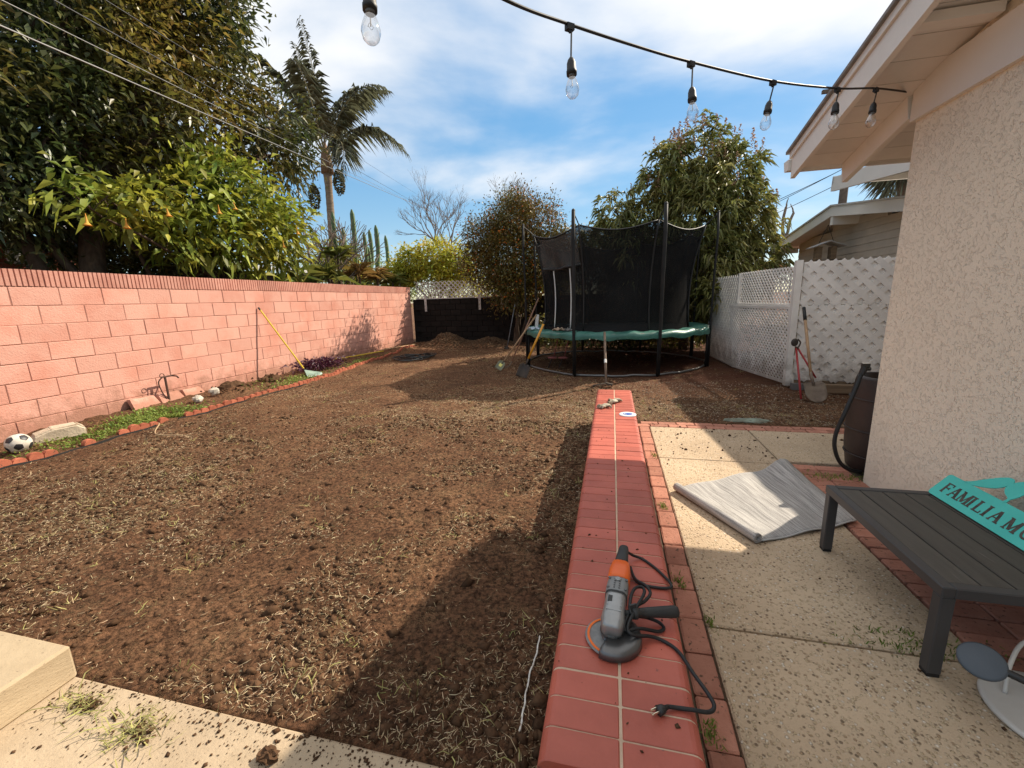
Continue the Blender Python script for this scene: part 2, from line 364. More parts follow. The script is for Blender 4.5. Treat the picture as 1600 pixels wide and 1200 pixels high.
SOIL = soil_material(); AGG = aggregate_material(); STUCCO = stucco_material(); RUG = rug_material(); GLASS = glass_material()
PINK = mat('pink painted block', (.62, .325, .25), (.54, .215, .15), 1.9, .9, .008, 48, rnd=.07, lo=.45, hi=.80, dirt=(.02, .55, (.30, .15, .10)), spec=.2, spots=(120, .66, (.40, .15, .10)))
PINKCAP = mat('pink fluted cap block', (.55, .28, .215), (.45, .20, .15), 3, .9, .006, 60, rnd=.09, spec=.2)
MORTAR = mat('dark pink mortar', (.36, .175, .13), (.29, .14, .10), 8, .95, .003, 60, spec=.1)
COPE = mat('glazed red coping brick', (.45, .108, .070), (.36, .080, .050), 4.5, .5, .002, 40, rnd=.13, spec=.45, spots=(30, .70, (.16, .05, .04)))
GROUT = mat('pale sandy grout', (.58, .44, .32), (.48, .35, .25), 20, .95, .002, 90, spec=.1)
PAVER = mat('worn red paver brick', (.45, .21, .145), (.36, .155, .105), 9, .9, .006, 45, rnd=.2, spec=.2, spots=(40, .62, (.13, .075, .05)))
BRICKFACE = mat('red wall brick', (.30, .085, .055), (.24, .07, .045), 6, .85, .003, 50, rnd=.12, spec=.2)
TERRA = mat('terracotta edging', (.42, .135, .075), (.32, .095, .055), 9, .85, .003, 60, rnd=.15, spec=.2, spots=(45, .62, (.16, .08, .05)))
CONC = mat('buff weathered concrete', (.46, .355, .24), (.35, .265, .175), 3, .9, .004, 60, spec=.2, spots=(75, .65, (.24, .175, .115)))
CONC2 = mat('buff step concrete', (.49, .385, .255), (.38, .29, .185), 2.6, .9, .003, 40, spec=.2, stretch=(1, 1, 3), spots=(70, .66, (.24, .18, .12)))
BLACKWALL = mat('black painted block', (.012, .0095, .008), (.018, .014, .012), 4, .8, .004, 40, rnd=.2, spec=.2)
WHITE = mat('aged white vinyl', (.79, .745, .685), (.68, .635, .58), 3, .55, .001, 40, rnd=.07, spec=.35, dirt=(.05, .7, (.30, .25, .20)))
WHITEWOOD = mat('weathered white painted wood', (.62, .585, .55), (.47, .435, .40), 6, .7, .002, 60, rnd=.05, spec=.3, stretch=(1, 1, .3))
TRIM = mat('cream painted trim', (.76, .72, .66), (.71, .67, .615), 2, .6, .0008, 60, rnd=.03, spec=.3)
SOFFIT = mat('cream soffit board', (.73, .685, .63), (.67, .63, .575), 3, .7, .001, 50, rnd=.05, spec=.2)
SIDING = mat('cream neighbour siding', (.53, .44, .35), (.47, .39, .31), 3, .75, .001, 40, rnd=.04, spec=.2)
SHINGLE = mat('grey roof shingle', (.27, .26, .25), (.20, .19, .185), 8, .95, .004, 60, spec=.1)
SHINGLEW = mat('pale gravel roof', (.55, .53, .50), (.46, .44, .41), 9, .95, .004, 60, spec=.1)
BLACKM = mat('black powder coated steel', (.012, .0115, .011), (.02, .019, .018), 6, .65, spec=.25)
GALV = mat('galvanised steel tube', (.20, .20, .195), (.14, .135, .13), 8, .45, metal=.5, spec=.5)
RUBBER = mat('black rubber', (.012, .012, .012), None, rough=.55, spec=.45)
PADG = mat('faded green vinyl pad', (.016, .085, .065), (.045, .165, .13), 3, .42, .006, 9, rnd=.12, spec=.5)
TMAT = mat('black trampoline fabric', (.03, .031, .033), (.05, .05, .052), 5, .75, spec=.3)
NET = mat('black enclosure netting', (.010, .0095, .0095), (.017, .0165, .0165), 1.5, .9, spec=.05, alpha=.85)
NETF = mat('loose black netting', (.05, .048, .046), (.09, .086, .08), 5, .7, spec=.3, alpha=.62)
WOODH = mat('worn wooden handle', (.42, .27, .15), (.30, .18, .10), 12, .6, .001, 80, stretch=(1, 1, .2), spec=.3)
YELH = mat('yellow fibreglass handle', (.72, .50, .04), (.62, .42, .03), 6, .4, spec=.5)
ORAH = mat('amber fibreglass handle', (.72, .34, .03), (.62, .27, .02), 6, .4, spec=.5)
DSTEEL = mat('dirty dark steel', (.05, .045, .042), (.10, .075, .055), 9, .6, .002, 60, metal=.3, spec=.4)
RUSTY = mat('rust brown shovel steel', (.14, .10, .075), (.22, .17, .125), 9, .6, .002, 60, metal=.3, spec=.4)
REDH = mat('red painted tool tube', (.36, .025, .025), (.28, .02, .02), 8, .4, spec=.5)
GREENP = mat('sage green plastic', (.20, .30, .25), (.27, .37, .31), 9, .5, rnd=.1, spec=.4)
BARK = mat('grey brown bark', (.11, .078, .055), (.065, .045, .032), 14, .95, .012, 22, spec=.1, stretch=(1, 1, .4))
PALEBARK = mat('pale grey twig bark', (.23, .185, .15), (.15, .115, .09), 10, .95, .004, 40, spec=.1)
PALMBARK = mat('ringed palm trunk', (.30, .235, .175), (.18, .135, .10), 6, .95, .015, 16, spec=.1, stretch=(.5, .5, 3))
LEAFBIG = mat('dark glossy leaf', (.055, .072, .022), (.23, .18, .04), .45, .40, island=.5, hue=.03, spec=.5, transl=.35, lo=.42, hi=.62)
LEAFBRU = mat('angel trumpet leaf', (.15, .215, .032), (.40, .38, .05), .9, .5, island=.55, hue=.02, spec=.4, transl=.38)
LEAFKUM = mat('citrus leaf', (.085, .080, .020), (.21, .135, .030), .7, .45, island=.5, hue=.03, spec=.4, transl=.25)
LEAFMAN = mat('mango leaf', (.15, .175, .045), (.29, .265, .08), .7, .42, island=.45, hue=.025, spec=.5, transl=.28)
LEAFYEL = mat('yellow green leaf', (.34, .36, .04), (.52, .43, .05), 1.2, .5, island=.4, hue=.03, spec=.4, transl=.4)
LEAFPALM = mat('palm leaflet', (.15, .165, .105), (.22, .23, .145), .7, .5, island=.4, spec=.4, transl=.2)
LEAFAGA = mat('strap leaf', (.11, .15, .035), (.26, .24, .05), 1.5, .5, island=.4, hue=.03, spec=.4, transl=.3)
LEAFDRY = mat('coppery bromeliad leaf', (.24, .13, .045), (.33, .24, .07), 2, .55, island=.4, hue=.02, spec=.3, transl=.3)
LEAFPUR = mat('dark purple leaf', (.045, .008, .024), (.085, .02, .045), 5, .5, island=.4, spec=.4, transl=.2)
WEED = mat('lawn weed leaf', (.145, .205, .035), (.24, .29, .06), 2, .6, island=.35, hue=.02, spec=.3, transl=.35)
STRAW = mat('dry grass straw', (.40, .295, .165), (.60, .48, .31), 3, .8, island=.38, hue=.02, spec=.2, transl=.2)
STRAWG = mat('half green grass blade', (.30, .30, .09), (.50, .43, .19), 3, .7, island=.35, hue=.02, spec=.3, transl=.3)
CLOD = mat('soil clod', (.105, .057, .031), (.062, .034, .019), 20, .95, .004, 90, island=.35, spec=.1)
MULCH = mat('wood chip mulch', (.17, .105, .06), (.09, .055, .035), 30, .95, .02, 30, island=.4, spec=.1)
FRUIT = mat('orange citrus fruit', (.62, .17, .015), (.50, .12, .012), 3, .5, island=.2, spec=.4)
PANICLE = mat('mango flower spike', (.58, .38, .24), (.48, .27, .16), 5, .8, island=.3, spec=.2, transl=.2)
TRUMPET = mat('orange trumpet flower', (.80, .33, .05), (.78, .50, .10), 9, .6, spec=.3, transl=.35)
CACTUS = mat('cactus green', (.085, .13, .06), (.12, .165, .075), 4, .6, spec=.3)
SEED = mat('palm seed bunch', (.085, .075, .03), (.13, .11, .045), 20, .7, .02, 40, spec=.2)
ROCK = mat('pale sandstone', (.56, .46, .34), (.42, .34, .25), 6, .9, .012, 18, spec=.2)
ROCKW = mat('whitish stone', (.52, .47, .40), (.36, .32, .26), 9, .9, .008, 25, spec=.2)
BALLW = mat('scuffed white leather', (.66, .61, .53), (.42, .36, .28), 9, .5, spec=.4)
BALLB = mat('black leather patch', (.025, .025, .028), None, rough=.45, spec=.4)
IRON = mat('rusty iron pipe', (.07, .04, .03), (.12, .06, .04), 20, .8, .002, 90, metal=.2)
PLASTB = mat('black plastic', (.016, .0155, .015), (.03, .028, .026), 6, .5, spec=.45)
BARREL = mat('dark brown barrel plastic', (.028, .020, .017), (.040, .029, .025), 5, .5, .001, 40, spec=.4)
BENCHF = mat('charcoal powder coat', (.05, .047, .046), (.062, .058, .056), 3, .5, spec=.35)
BENCHS = mat('charcoal composite slat', (.062, .053, .043), (.082, .071, .058), 5, .65, .0006, 120, rnd=.07, spec=.4, stretch=(6, .6, 1), spots=(9, .69, (.13, .115, .10)))
TEAL = mat('turquoise painted metal', (.045, .475, .40), (.06, .53, .45), 5, .5, .0006, 60, spec=.4, spots=(70, .71, (.22, .33, .28)))
LETTER = mat('dark cut lettering', (.05, .045, .038), (.11, .095, .08), 30, .8, spec=.2)
ORANGE = mat('safety orange plastic', (.78, .135, .012), (.72, .115, .01), 8, .4, spec=.5)
GREYM = mat('cast grey alloy', (.33, .335, .33), (.27, .27, .265), 12, .38, .0006, 90, metal=.6, spec=.5)
STEELD = mat('dark guard steel', (.15, .148, .145), (.11, .108, .105), 8, .38, metal=.7, spec=.5)
LABELC = mat('grey abrasive disc', (.24, .235, .225), (.17, .165, .16), 40, .8, .001, 150)
GRIP = mat('soft black grip', (.026, .026, .025), (.038, .037, .035), 8, .6, .0006, 90, spec=.4)
BRASS = mat('plug brass', (.75, .68, .52), None, rough=.3, metal=.9)
TWINE = mat('white dried caulk', (.78, .75, .68), (.62, .58, .50), 40, .8, .002, 90)
GLOVE = mat('dirty work glove', (.58, .52, .40), (.16, .12, .08), 14, .9, .004, 60)
LIDW = mat('white lid', (.76, .78, .80), None, rough=.4)
LIDB = mat('blue print', (.02, .09, .42), None, rough=.4)
OFFW = mat('off white plastic', (.62, .585, .53), (.55, .51, .455), 6, .45, spec=.4)
BLUEG = mat('slate blue plastic', (.065, .078, .092), (.08, .093, .107), 6, .5, .0006, 90, spec=.4)
TEALSTONE = mat('greenish stone', (.25, .30, .24), (.13, .12, .085), 10, .9, .006, 30)
LUMBER = mat('raw lumber', (.25, .17, .10), (.16, .105, .065), 8, .85, .002, 50, stretch=(.2, 1, 4))
WIREM = mat('cable sheath', (.02, .02, .02), None, rough=.5)
WIREW = mat('pale overhead cable', (.22, .215, .21), None, rough=.5)
POLEW = mat('utility pole wood', (.13, .10, .08), (.09, .07, .055), 9, .9)
AWNING = mat('tan awning cloth', (.50, .24, .085), (.42, .20, .075), 4, .85)
BRICKN = mat('neighbour red brick', (.33, .105, .07), (.26, .08, .055), 9, .9, .004, 30, rnd=.12)
CORR = mat('white corrugated roofing', (.62, .61, .59), (.52, .51, .49), 5, .6, rnd=.05)
DARKWALL = mat('dark brown shed wall', (.085, .055, .04), (.06, .04, .03), 4, .85)
PIPEW = mat('white plastic pipe', (.70, .69, .66), (.6, .59, .56), 8, .5)

# ------------------------------------------------------------------ ground
def edge_x(y): return np.interp(y, [0, 2.6, 4.5, 6.8, 12.7, 14.4], [-5.80, -5.88, -5.93, -5.86, -6.46, -6.6])
def ground_z(x, y):
    x = np.asarray(x, float); y = np.asarray(y, float)
    z = fbm(x, y, .55, 3, 1)*.03+fbm(x, y, 3.0, 4, 2)*.020+np.abs(fbm(x, y, 7, 4, 3, .6))*.036+fbm(x, y, 20, 2, 4)*.006-.016
    bed = (x < edge_x(y)) & (x > -7.4) & (y < 14.5)
    z = np.where(bed, z*1.5+.035+.03*fbm(x, y, 2.2, 3, 5), z)
    for hx, hy, r, h in ((-5.62, 13.75, .75, .40), (-4.1, 13.85, .8, .22), (-6.5, 5.9, .35, .12), (-6.62, 6.78, .26, .10), (-6.7, 9.9, .5, .08), (-6.6, 12.2, .6, .09)):
        d2 = ((x-hx)**2+(y-hy)**2)/r**2; z = z+h*np.exp(-d2*1.6)*(1+.25*fbm(x, y, 6, 3, 9))
    far = (np.abs(x) > 9) | (y > 16) | (y < -3)
    z = np.where(far, -.02, z)
    pat = (x > -.17) & (x < .26) & (y > .75) & (y < 5.06) | (x > .22) & (y < 5.14) & (x < 6)
    z = np.where(pat, -.09, z)
    z = np.where((y < .99) & (x < -.15) & (x > -7), -.12, z)
    lo = (x > .22) & (y >= 5.14) & (y < 7.2)
    z = np.where(lo, np.minimum(z, .012)-.01, z)
    z = np.where((np.abs(x+.25) < .12) & (y > .9) & (y < 5.1), np.minimum(z, .0), z)
    return z
xs = np.concatenate([np.array([-900, -300, -100, -40, -20, -12]), np.arange(-9, -7.3, .25), np.arange(-7.3, -2.6, .05), np.arange(-2.6, 1.2, .026), np.arange(1.2, 4.6, .06), np.array([4.8, 6, 8, 12, 20, 40, 100, 300, 900])])
ys = [-60, -20, -8, -3, -1, 0, .5, .9]; yv = .9
while yv < 16:
    yv += max(.02, .0075*yv+.006); ys.append(yv)
ys = np.array(ys+[18, 22, 30, 45, 70, 120, 250, 600, 1500])
GX, GY = np.meshgrid(xs, ys, indexing='ij'); nx, ny = GX.shape
V = np.stack([GX, GY, ground_z(GX, GY)], -1).reshape(-1, 3)
idx = np.arange(nx*ny).reshape(nx, ny)
Q = np.stack([idx[:-1, :-1], idx[1:, :-1], idx[1:, 1:], idx[:-1, 1:]], -1).reshape(-1, 4)
g = np_mesh('ground', V, Q, SOIL, quad=True); g['kind'] = 'structure'; g['label'] = 'freshly tilled brown soil yard strewn with dry grass'
gz = lambda x, y: float(ground_z(np.array([x]), np.array([y]))[0])

def blades(name, P, D, L, Wd, mat_, parent=None, curl=.15):
    """thin grass/straw blades: 2 quads each"""
    n = len(P); D = D/np.linalg.norm(D, axis=1, keepdims=True)
    upv = np.tile([0, 0, 1.], (n, 1)); S = np.cross(D, upv); sl_ = np.linalg.norm(S, axis=1, keepdims=True); S = np.where(sl_ < 1e-3, [1., 0, 0], S/np.maximum(sl_, 1e-6))
    ang = rng.uniform(-.9, .9, n)[:, None]; Nn = np.cross(S, D); S = S*np.cos(ang)+Nn*np.sin(ang); Nn = np.cross(S, D)
    Lc = L[:, None]; Wc = Wd[:, None]/2; cu = (rng.normal(0, curl, n)*L)[:, None]; cs = (rng.normal(0, curl, n)*L)[:, None]
    v = np.stack([P-S*Wc, P+S*Wc, P+D*Lc*.5+Nn*cu-S*Wc, P+D*Lc*.5+Nn*cu+S*Wc, P+D*Lc+S*cs], 1).reshape(-1, 3)
    b = (np.arange(n)*5)[:, None]
    T = np.stack([b+[0, 1, 3], b+[0, 3, 2], b+[2, 3, 4]], 1).reshape(-1, 3)
    return np_mesh(name, v, T, mat_, parent)
def yard_points(n, y0, y1, power=1.0):
    out = []; tot = 0
    while tot < n:
        y = y0+(y1-y0)*rng.random(n)**power; x = rng.uniform(-6.4, 3.2, n)
        ok = (x > edge_x(y)+.05) & ~((x > -.19) & (y < 5.2)) & ~((y < 1.03)) & ~((x > 2.5) & (y > 6.9))
        dens = fbm(x, y, .8, 3, 21)*.9+fbm(x, y, 3.2, 2, 22)*.6+.40
        dens = np.where((y > 6.5) & (x > -.8), dens-.35, dens); dens = np.where((x > -.8) & (y < 3), dens-.25, dens)
        ok &= rng.random(n) < np.clip(dens, .05, 1)
        out.append(np.stack([x[ok], y[ok]], 1)); tot += ok.sum()
    return np.concatenate(out)[:n]
def flatdirs(n, tilt=.18):
    a = rng.uniform(0, 2*np.pi, n); return np.stack([np.cos(a), np.sin(a), np.abs(rng.normal(0, tilt, n))], 1)
pa = np.concatenate([yard_points(32000, 1.03, 6, 1.2), yard_points(14000, 5, 12.8, 1.05)]); n = len(pa)
P = np.stack([pa[:, 0], pa[:, 1], ground_z(pa[:, 0], pa[:, 1])+.004], 1)
Ls = rng.gamma(1.8, .011, n)+.008; Ls = np.minimum(Ls, .12)
k2 = yard_points(26000, 1.03, 8, 1.3); P = np.concatenate([P, np.stack([k2[:, 0], k2[:, 1], ground_z(k2[:, 0], k2[:, 1])+.004], 1)]); Ls = np.concatenate([Ls, rng.uniform(.008, .026, len(k2))]); n = len(P)
o = blades('dry_grass_litter', P, flatdirs(n), Ls, rng.uniform(.0010, .0024, n)*(1+.12*P[:, 1]), STRAW)
tag(o, 'pale dry cut grass scattered over the brown soil', 'dry grass', kind='stuff')
pa = np.concatenate([yard_points(260, 1.03, 6, 1.5), yard_points(220, 1.03, 12, 1)])
cx = np.repeat(pa, 7, axis=0)+rng.normal(0, .022, (len(pa)*7, 2)); n = len(cx)
P = np.stack([cx[:, 0], cx[:, 1], ground_z(cx[:, 0], cx[:, 1])+.003], 1)
o = blades('green_grass_tufts', P, flatdirs(n, .5), rng.uniform(.02, .075, n), rng.uniform(.002, .004, n), STRAWG, curl=.25)
tag(o, 'half green uprooted grass tufts on the soil', 'grass', kind='stuff')
def clods(name, P, r, mat_, parent=None):
    """many small lumps: jittered octahedra"""
    n = len(P); base = np.array([[1, 0, 0], [-1, 0, 0], [0, 1, 0], [0, -1, 0], [0, 0, .75], [0, 0, -.6]])
    tri = np.array([[0, 2, 4], [2, 1, 4], [1, 3, 4], [3, 0, 4], [2, 0, 5], [1, 2, 5], [3, 1, 5], [0, 3, 5]])
    a = rng.uniform(0, 6.28, n); ca, sa = np.cos(a), np.sin(a)
    v = base[None]*(1+rng.uniform(-.4, .4, (n, 6, 1)))*r[:, None, None]; v = v*rng.uniform(.6, 1.3, (n, 1, 3))
    v = np.stack([v[..., 0]*ca[:, None]-v[..., 1]*sa[:, None], v[..., 0]*sa[:, None]+v[..., 1]*ca[:, None], v[..., 2]], -1)+P[:, None, :]
    T = (np.arange(n)*6)[:, None, None]+tri[None]
    return np_mesh(name, v.reshape(-1, 3), T.reshape(-1, 3), mat_, parent)
pa = np.concatenate([yard_points(26000, 1.02, 5, 1.4), yard_points(9000, 4, 13, 1)]); n = len(pa)
P = np.stack([pa[:, 0], pa[:, 1], ground_z(pa[:, 0], pa[:, 1])+.001], 1)
o = clods('soil_clods', P, np.where(rng.random(n) < .06, rng.uniform(.012, .03, n), rng.gamma(1.3, .0045, n)+.002), CLOD); tag(o, 'loose crumbs and clods of dark soil on the yard', 'soil', kind='stuff')
# mulch chips on the two heaps and in the bed
n = 5000; hx = np.where(rng.random(n) < .55, -5.62, -4.1); hy = np.where(hx < -5, 13.75, 13.85); q = rng.normal(0, .42, (n, 2))
P = np.stack([hx+q[:, 0], np.minimum(hy+q[:, 1], 14.45)], 1); P = np.stack([P[:, 0], P[:, 1], ground_z(P[:, 0], P[:, 1])+.01], 1)
o = clods('mulch_heap_chips', P, rng.uniform(.012, .035, n), MULCH); tag(o, 'brown wood chips on the two heaps by the black wall', 'mulch', kind='stuff')
n = 1500; x = rng.uniform(.5, 3.4, n); y = rng.uniform(5.2, 7.6, n); P = np.stack([x, y, ground_z(x, y)+.006], 1)
o = clods('pale_wood_chips', P, rng.uniform(.006, .014, n), mat('pale chip', (.36, .28, .2), (.22, .16, .11), 30, .9, island=.4)); tag(o, 'small pale chips on the bare earth beside the patio', 'wood chips', kind='stuff')

# ------------------------------------------------------------------ patio slabs and borders
pt = bpy.data.objects.new('patio', None); COL.objects.link(pt); ORG[pt.name] = Vector((0, 0, 0)); pt['kind'] = 'structure'; pt['label'] = 'exposed aggregate concrete patio edged with red brick pavers'
def slab(x0, y0, x1, y1, z=0):
    me = cbox('concrete_slab', (x1-x0, y1-y0, .09), .007, AGG); return inst('concrete_slab', me, ((x0+x1)/2, (y0+y1)/2, z-.045), pt)
slab(.452, -1.5, 1.494, 1.812); slab(.452, 1.824, 1.494, 3.925, .001); slab(.452, 3.937, 1.494, 4.922, -.001); slab(1.506, 4.012, 4.9, 4.922)
MB().box((1.2, 2.0, -.07), (1.9, 6.3, .06)).box((3.6, 4.5, -.071), (2.9, 1.3, .06)).box((.272, 2.3, -.045), (.12, 5.6, .06)).build('joint_bed', mat('sandy joint dirt', (.12, .085, .05), (.07, .05, .03), 20, .95, .004, 60), pt)
pb1 = cbox('brick', (.108, .197, .06), .006, PAVER, .002); pb2 = cbox('brick', (.197, .105, .06), .006, PAVER, .002); pb3 = cbox('brick', (.226, .101, .06), .006, PAVER, .002)
def jz(): return random.uniform(-.004, .003)
for i in range(31):
    y = -1.2+.204*i+.1
    if y < 5.0: inst('brick', pb1, (.390+random.uniform(-.003, .003), y, -.031+jz()), pt, (0, 0, random.uniform(-.02, .02)))
for r_ in range(2):
    for i in range(23):
        x = .36+.205*i+(.1 if r_ else 0); inst('brick', pb2, (x, 4.985+.112*r_, -.031+jz()), pt, (0, 0, random.uniform(-.015, .015)))
for i in range(50):
    y = -1.4+.108*i
    if y > 3.97: break
    for k in range(2):
        inst('brick', pb3, (1.622+.234*k, y, -.031+jz()), pt, (0, 0, random.uniform(-.012, .012)))
# weeds in joints
for (x, y, s_, nn, lab) in ((.42, 3.97, .05, 40, 'small weed at the edge of the sunlit patio slab'), (.372, 2.09, .055, 60, 'green weed beside the red seat wall near the grinder cord'), (.47, 1.84, .04, 40, 'tiny weed in the slab joint beside the grinder'), (.36, 1.3, .06, 60, 'weed between the seat wall and paver edging near the plug'), (1.80, 3.70, .16, 260, 'clump of grass at the foot of the house corner'), (1.30, 1.87, .17, 240, 'mossy grass in the slab joint beside the bench leg'), (.385, 2.95, .045, 60, 'thin weed along the paver edging near the rug')):
    q = rng.normal(0, s_*.6, (nn, 2)); q[:, 0] *= (.5 if y not in (1.87, 3.70) else 1.3); 
    if y in (1.87, 3.70): q[:, 1] *= .4
    P = np.stack([x+q[:, 0], y+q[:, 1], np.zeros(nn)+.0], 1); D = rng.normal(0, .5, (nn, 3)); D[:, 2] = np.abs(D[:, 2])+.35
    o = blades('joint_weed', P, D, rng.uniform(.012, .035, nn), rng.uniform(.003, .006, nn), WEED, curl=.2); tag(o, lab, 'weed', 'weeds growing in the patio joints', 'stuff')
pc = []
for i in range(240):
    x, y = random.uniform(.5, 1.5), random.uniform(3.95, 4.9)
    if random.random() < .45: x, y = random.uniform(.4, 3), random.uniform(4.6, 5.15)
    if random.random() < .1: x, y = random.uniform(.5, 1.5), random.uniform(1.2, 3.9)
    pc.append((x, y, .004))
o = clods('patio_crumbs', np.array(pc), rng.gamma(1.4, .003, len(pc))+.002, CLOD); tag(o, 'dark crumbs of soil scattered on the patio slabs', 'soil', kind='stuff')

# ------------------------------------------------------------------ concrete landing and step
ld = tag(inst('landing_slab', cbox('landing_slab', (7.0, 2.6, .16), .012, CONC), (-3.70, -.31, -.055)), kind='structure'); ld['label'] = 'sunlit buff concrete landing slab'
st_ = inst('concrete_step', cbox('concrete_step', (4.9, 2.55, .15), .010, CONC2), (-4.575, -.285, .0985)); tag(st_, 'raised buff concrete step at the lower left corner', 'step')
n = 1500; x = rng.uniform(-2.1, -.25, n); y = .985-np.abs(rng.normal(0, .13, n)); P = np.stack([x, y, np.full(n, .027)], 1)
o = clods('landing_crumbs', P, rng.gamma(1.2, .0018, n)+.0008, CLOD); tag(o, 'soil crumbs spilled along the landing edge', 'soil', kind='stuff')
for (x, y, s_, nn, lab) in ((-1.62, .86, .055, 110, 'clump of uprooted grass on the landing near the soil edge'), (-1.93, .90, .05, 80, 'smaller uprooted grass clump on the landing beside the step')):
    q = rng.normal(0, s_, (nn, 2)); P = np.stack([x+q[:, 0]*1.4, y+q[:, 1]*.6, np.full(nn, .03)+rng.random(nn)*.012], 1)
    D = rng.normal(0, 1, (nn, 3)); D[:, 2] = np.abs(D[:, 2])*.35+.03
    t_ = thing('grass_clump', lab, 'grass clump', (x, y, .025), 'uprooted grass clumps on the landing')
    blades('blades', P, D, rng.uniform(.03, .10, nn), rng.uniform(.002, .004, nn), STRAWG, t_, .2)
    m_ = rng.normal(0, s_*.5, (40, 2)); clods('root_soil', np.stack([x+m_[:, 0], y+m_[:, 1]*.6, np.full(40, .03)], 1), rng.uniform(.004, .014, 40), CLOD, t_)['kind'] = 'stuff'
b = MB(); b.ball((-1.085, .885, .04), (.034, .026, .018), 16, 10, .3); c_ = b.build('soil_clod', CLOD, org=(-1.085, .885, .025)); tag(c_, 'fist sized dark soil clod on the landing edge', 'clod')

# ------------------------------------------------------------------ low brick seat wall
sw = thing('seat_wall', 'low red brick seat wall with glazed bullnose coping running down the yard', 'wall', (.04, 2.9, 0))
def cope_mesh(sgn):
    pr = []; r_ = .03; wd = .197; th = .062
    pr = [(0, 0), (0, th-.003), (.003, th)]
    for k in range(5):
        a = math.pi/2*(1-k/4); pr.append((wd-r_+r_*math.cos(a), th-r_+r_*math.sin(a)))
    pr.append((wd, 0)); L_ = .0424; v = []
    for yy, ins in ((-L_, .0015), (-L_+.002, 0), (L_-.002, 0), (L_, .0015)):
        for a, b in pr: v.append((sgn*(a+(-ins if a > .1 else ins)), yy, b-(ins if b > .02 else 0)))
    k = len(pr); f = [tuple(range(k)), tuple(reversed(range(3*k, 4*k)))]
    for s in range(3):
        for i in range(k): f.append((s*k+i, (s+1)*k+i, (s+1)*k+(i+1) % k, s*k+(i+1) % k))
    if sgn < 0: f = [tuple(reversed(q)) for q in f]
    return newmesh('coping_brick', v, f, COPE)
cm = {1: cope_mesh(1), -1: cope_mesh(-1)}
for i in range(47):
    y = .842+.0905*i
    for s in (1, -1):
        inst('coping_brick', cm[s], (.041+s*.004, y+random.uniform(-.001, .001), .340+random.uniform(-.0012, .0012)), sw, (0, random.uniform(-.003, .003), random.uniform(-.006, .006)))
pr = [(-.197+.0025, .345)]+[(s*(.171-.0+.0275*math.cos(a)), .372+.0275*math.sin(a)-.001) for s, aa in ((-1, np.linspace(0, math.pi/2, 5)), (1, np.linspace(math.pi/2, 0, 5))) for a in aa]+[(.197-.0025, .345)]
MB().prism(pr, (.041, 5.055, 0), (1, 0, 0), (0, 0, 1), 4.255).build('grout_bed', GROUT, sw)
MB().box((.041, 2.925, .155), (.33, 4.2, .37)).build('mortar_core', GROUT, sw)
wb = cbox('wall_brick', (.012, .195, .058), .002, BRICKFACE)
for s in (-1, 1):
    for r_ in range(5):
        for i in range(20):
            y = .93+.205*i+(.1 if r_ % 2 else 0)
            if y < 4.97: inst('wall_brick', wb, (.041+s*.168, y, .03+.0665*r_), sw)
# the broken near end brick
b = MB(); b.ball((.02, .775, .365), (.15, .03, .035), 16, 8, .18); b.build('chipped_end_brick', COPE, sw)

# ------------------------------------------------------------------ pink block wall
WX = -7.2; BP, BH = .489, .2365
pw = thing('block_wall', 'tall pink painted concrete block wall with fluted cap course', 'wall', (WX, 7.5, 0))
blks = [cbox('block', (.10, BP-.0075, BH-.0075), .005, PINK, .0022) for _ in range(6)]
rows = [(1.605+BH*(-k)-BH/2+BH, k) for k in range(8)]   # centre heights from the top course down
for z, k in rows:
    off = 3.905+(0 if k % 2 == 1 else BP/2)
    for i in range(-6, 22):
        y = off+BP*i+BP/2
        if 1.0 < y < 14.35-BP/2: inst('block', random.choice(blks), (WX-.05+random.uniform(-.003, .002), y, z), pw, (random.uniform(-.003, .003), 0, random.uniform(-.004, .004)))
    ylast = max(off+BP*i+BP for i in range(-6, 22) if off+BP*i+BP < 14.35)
    if 14.3-ylast > .06:
        inst('block', cbox('block', (.10, 14.3-ylast-.012, BH-.011), .005, PINK), (WX-.05, (14.3+ylast)/2, z), pw)
MB().box((WX-.112, 7.6, .95), (.21, 13.4, 1.98)).build('mortar_core', MORTAR, pw)
def cap_mesh():
    v = []; f = []; nr = 9; Lc = BP-.004; dw = Lc/nr; x0, x1 = 0.0, -.22; h = .205; pr = []
    for i in range(nr):
        y0 = -Lc/2+dw*i
        pr += [(x0-.018, y0), (x0-.018, y0+.010), (x0, y0+.013), (x0, y0+dw-.003)]
    pr += [(x0-.018, Lc/2), (x1, Lc/2), (x1, -Lc/2)]
    k = len(pr); v = [(a, b, 0) for a, b in pr]+[(a, b, h) for a, b in pr]
    f = [tuple(reversed(range(k))), tuple(range(k, 2*k))]+[(i, (i+1) % k, k+(i+1) % k, k+i) for i in range(k)]
    return newmesh('cap_block', v, f, PINKCAP)
cpm = cap_mesh()
for i in range(27): inst('cap_block', cpm, (WX+.006, 1.33+BP*i, 1.848+random.uniform(-.002, .002)), pw)
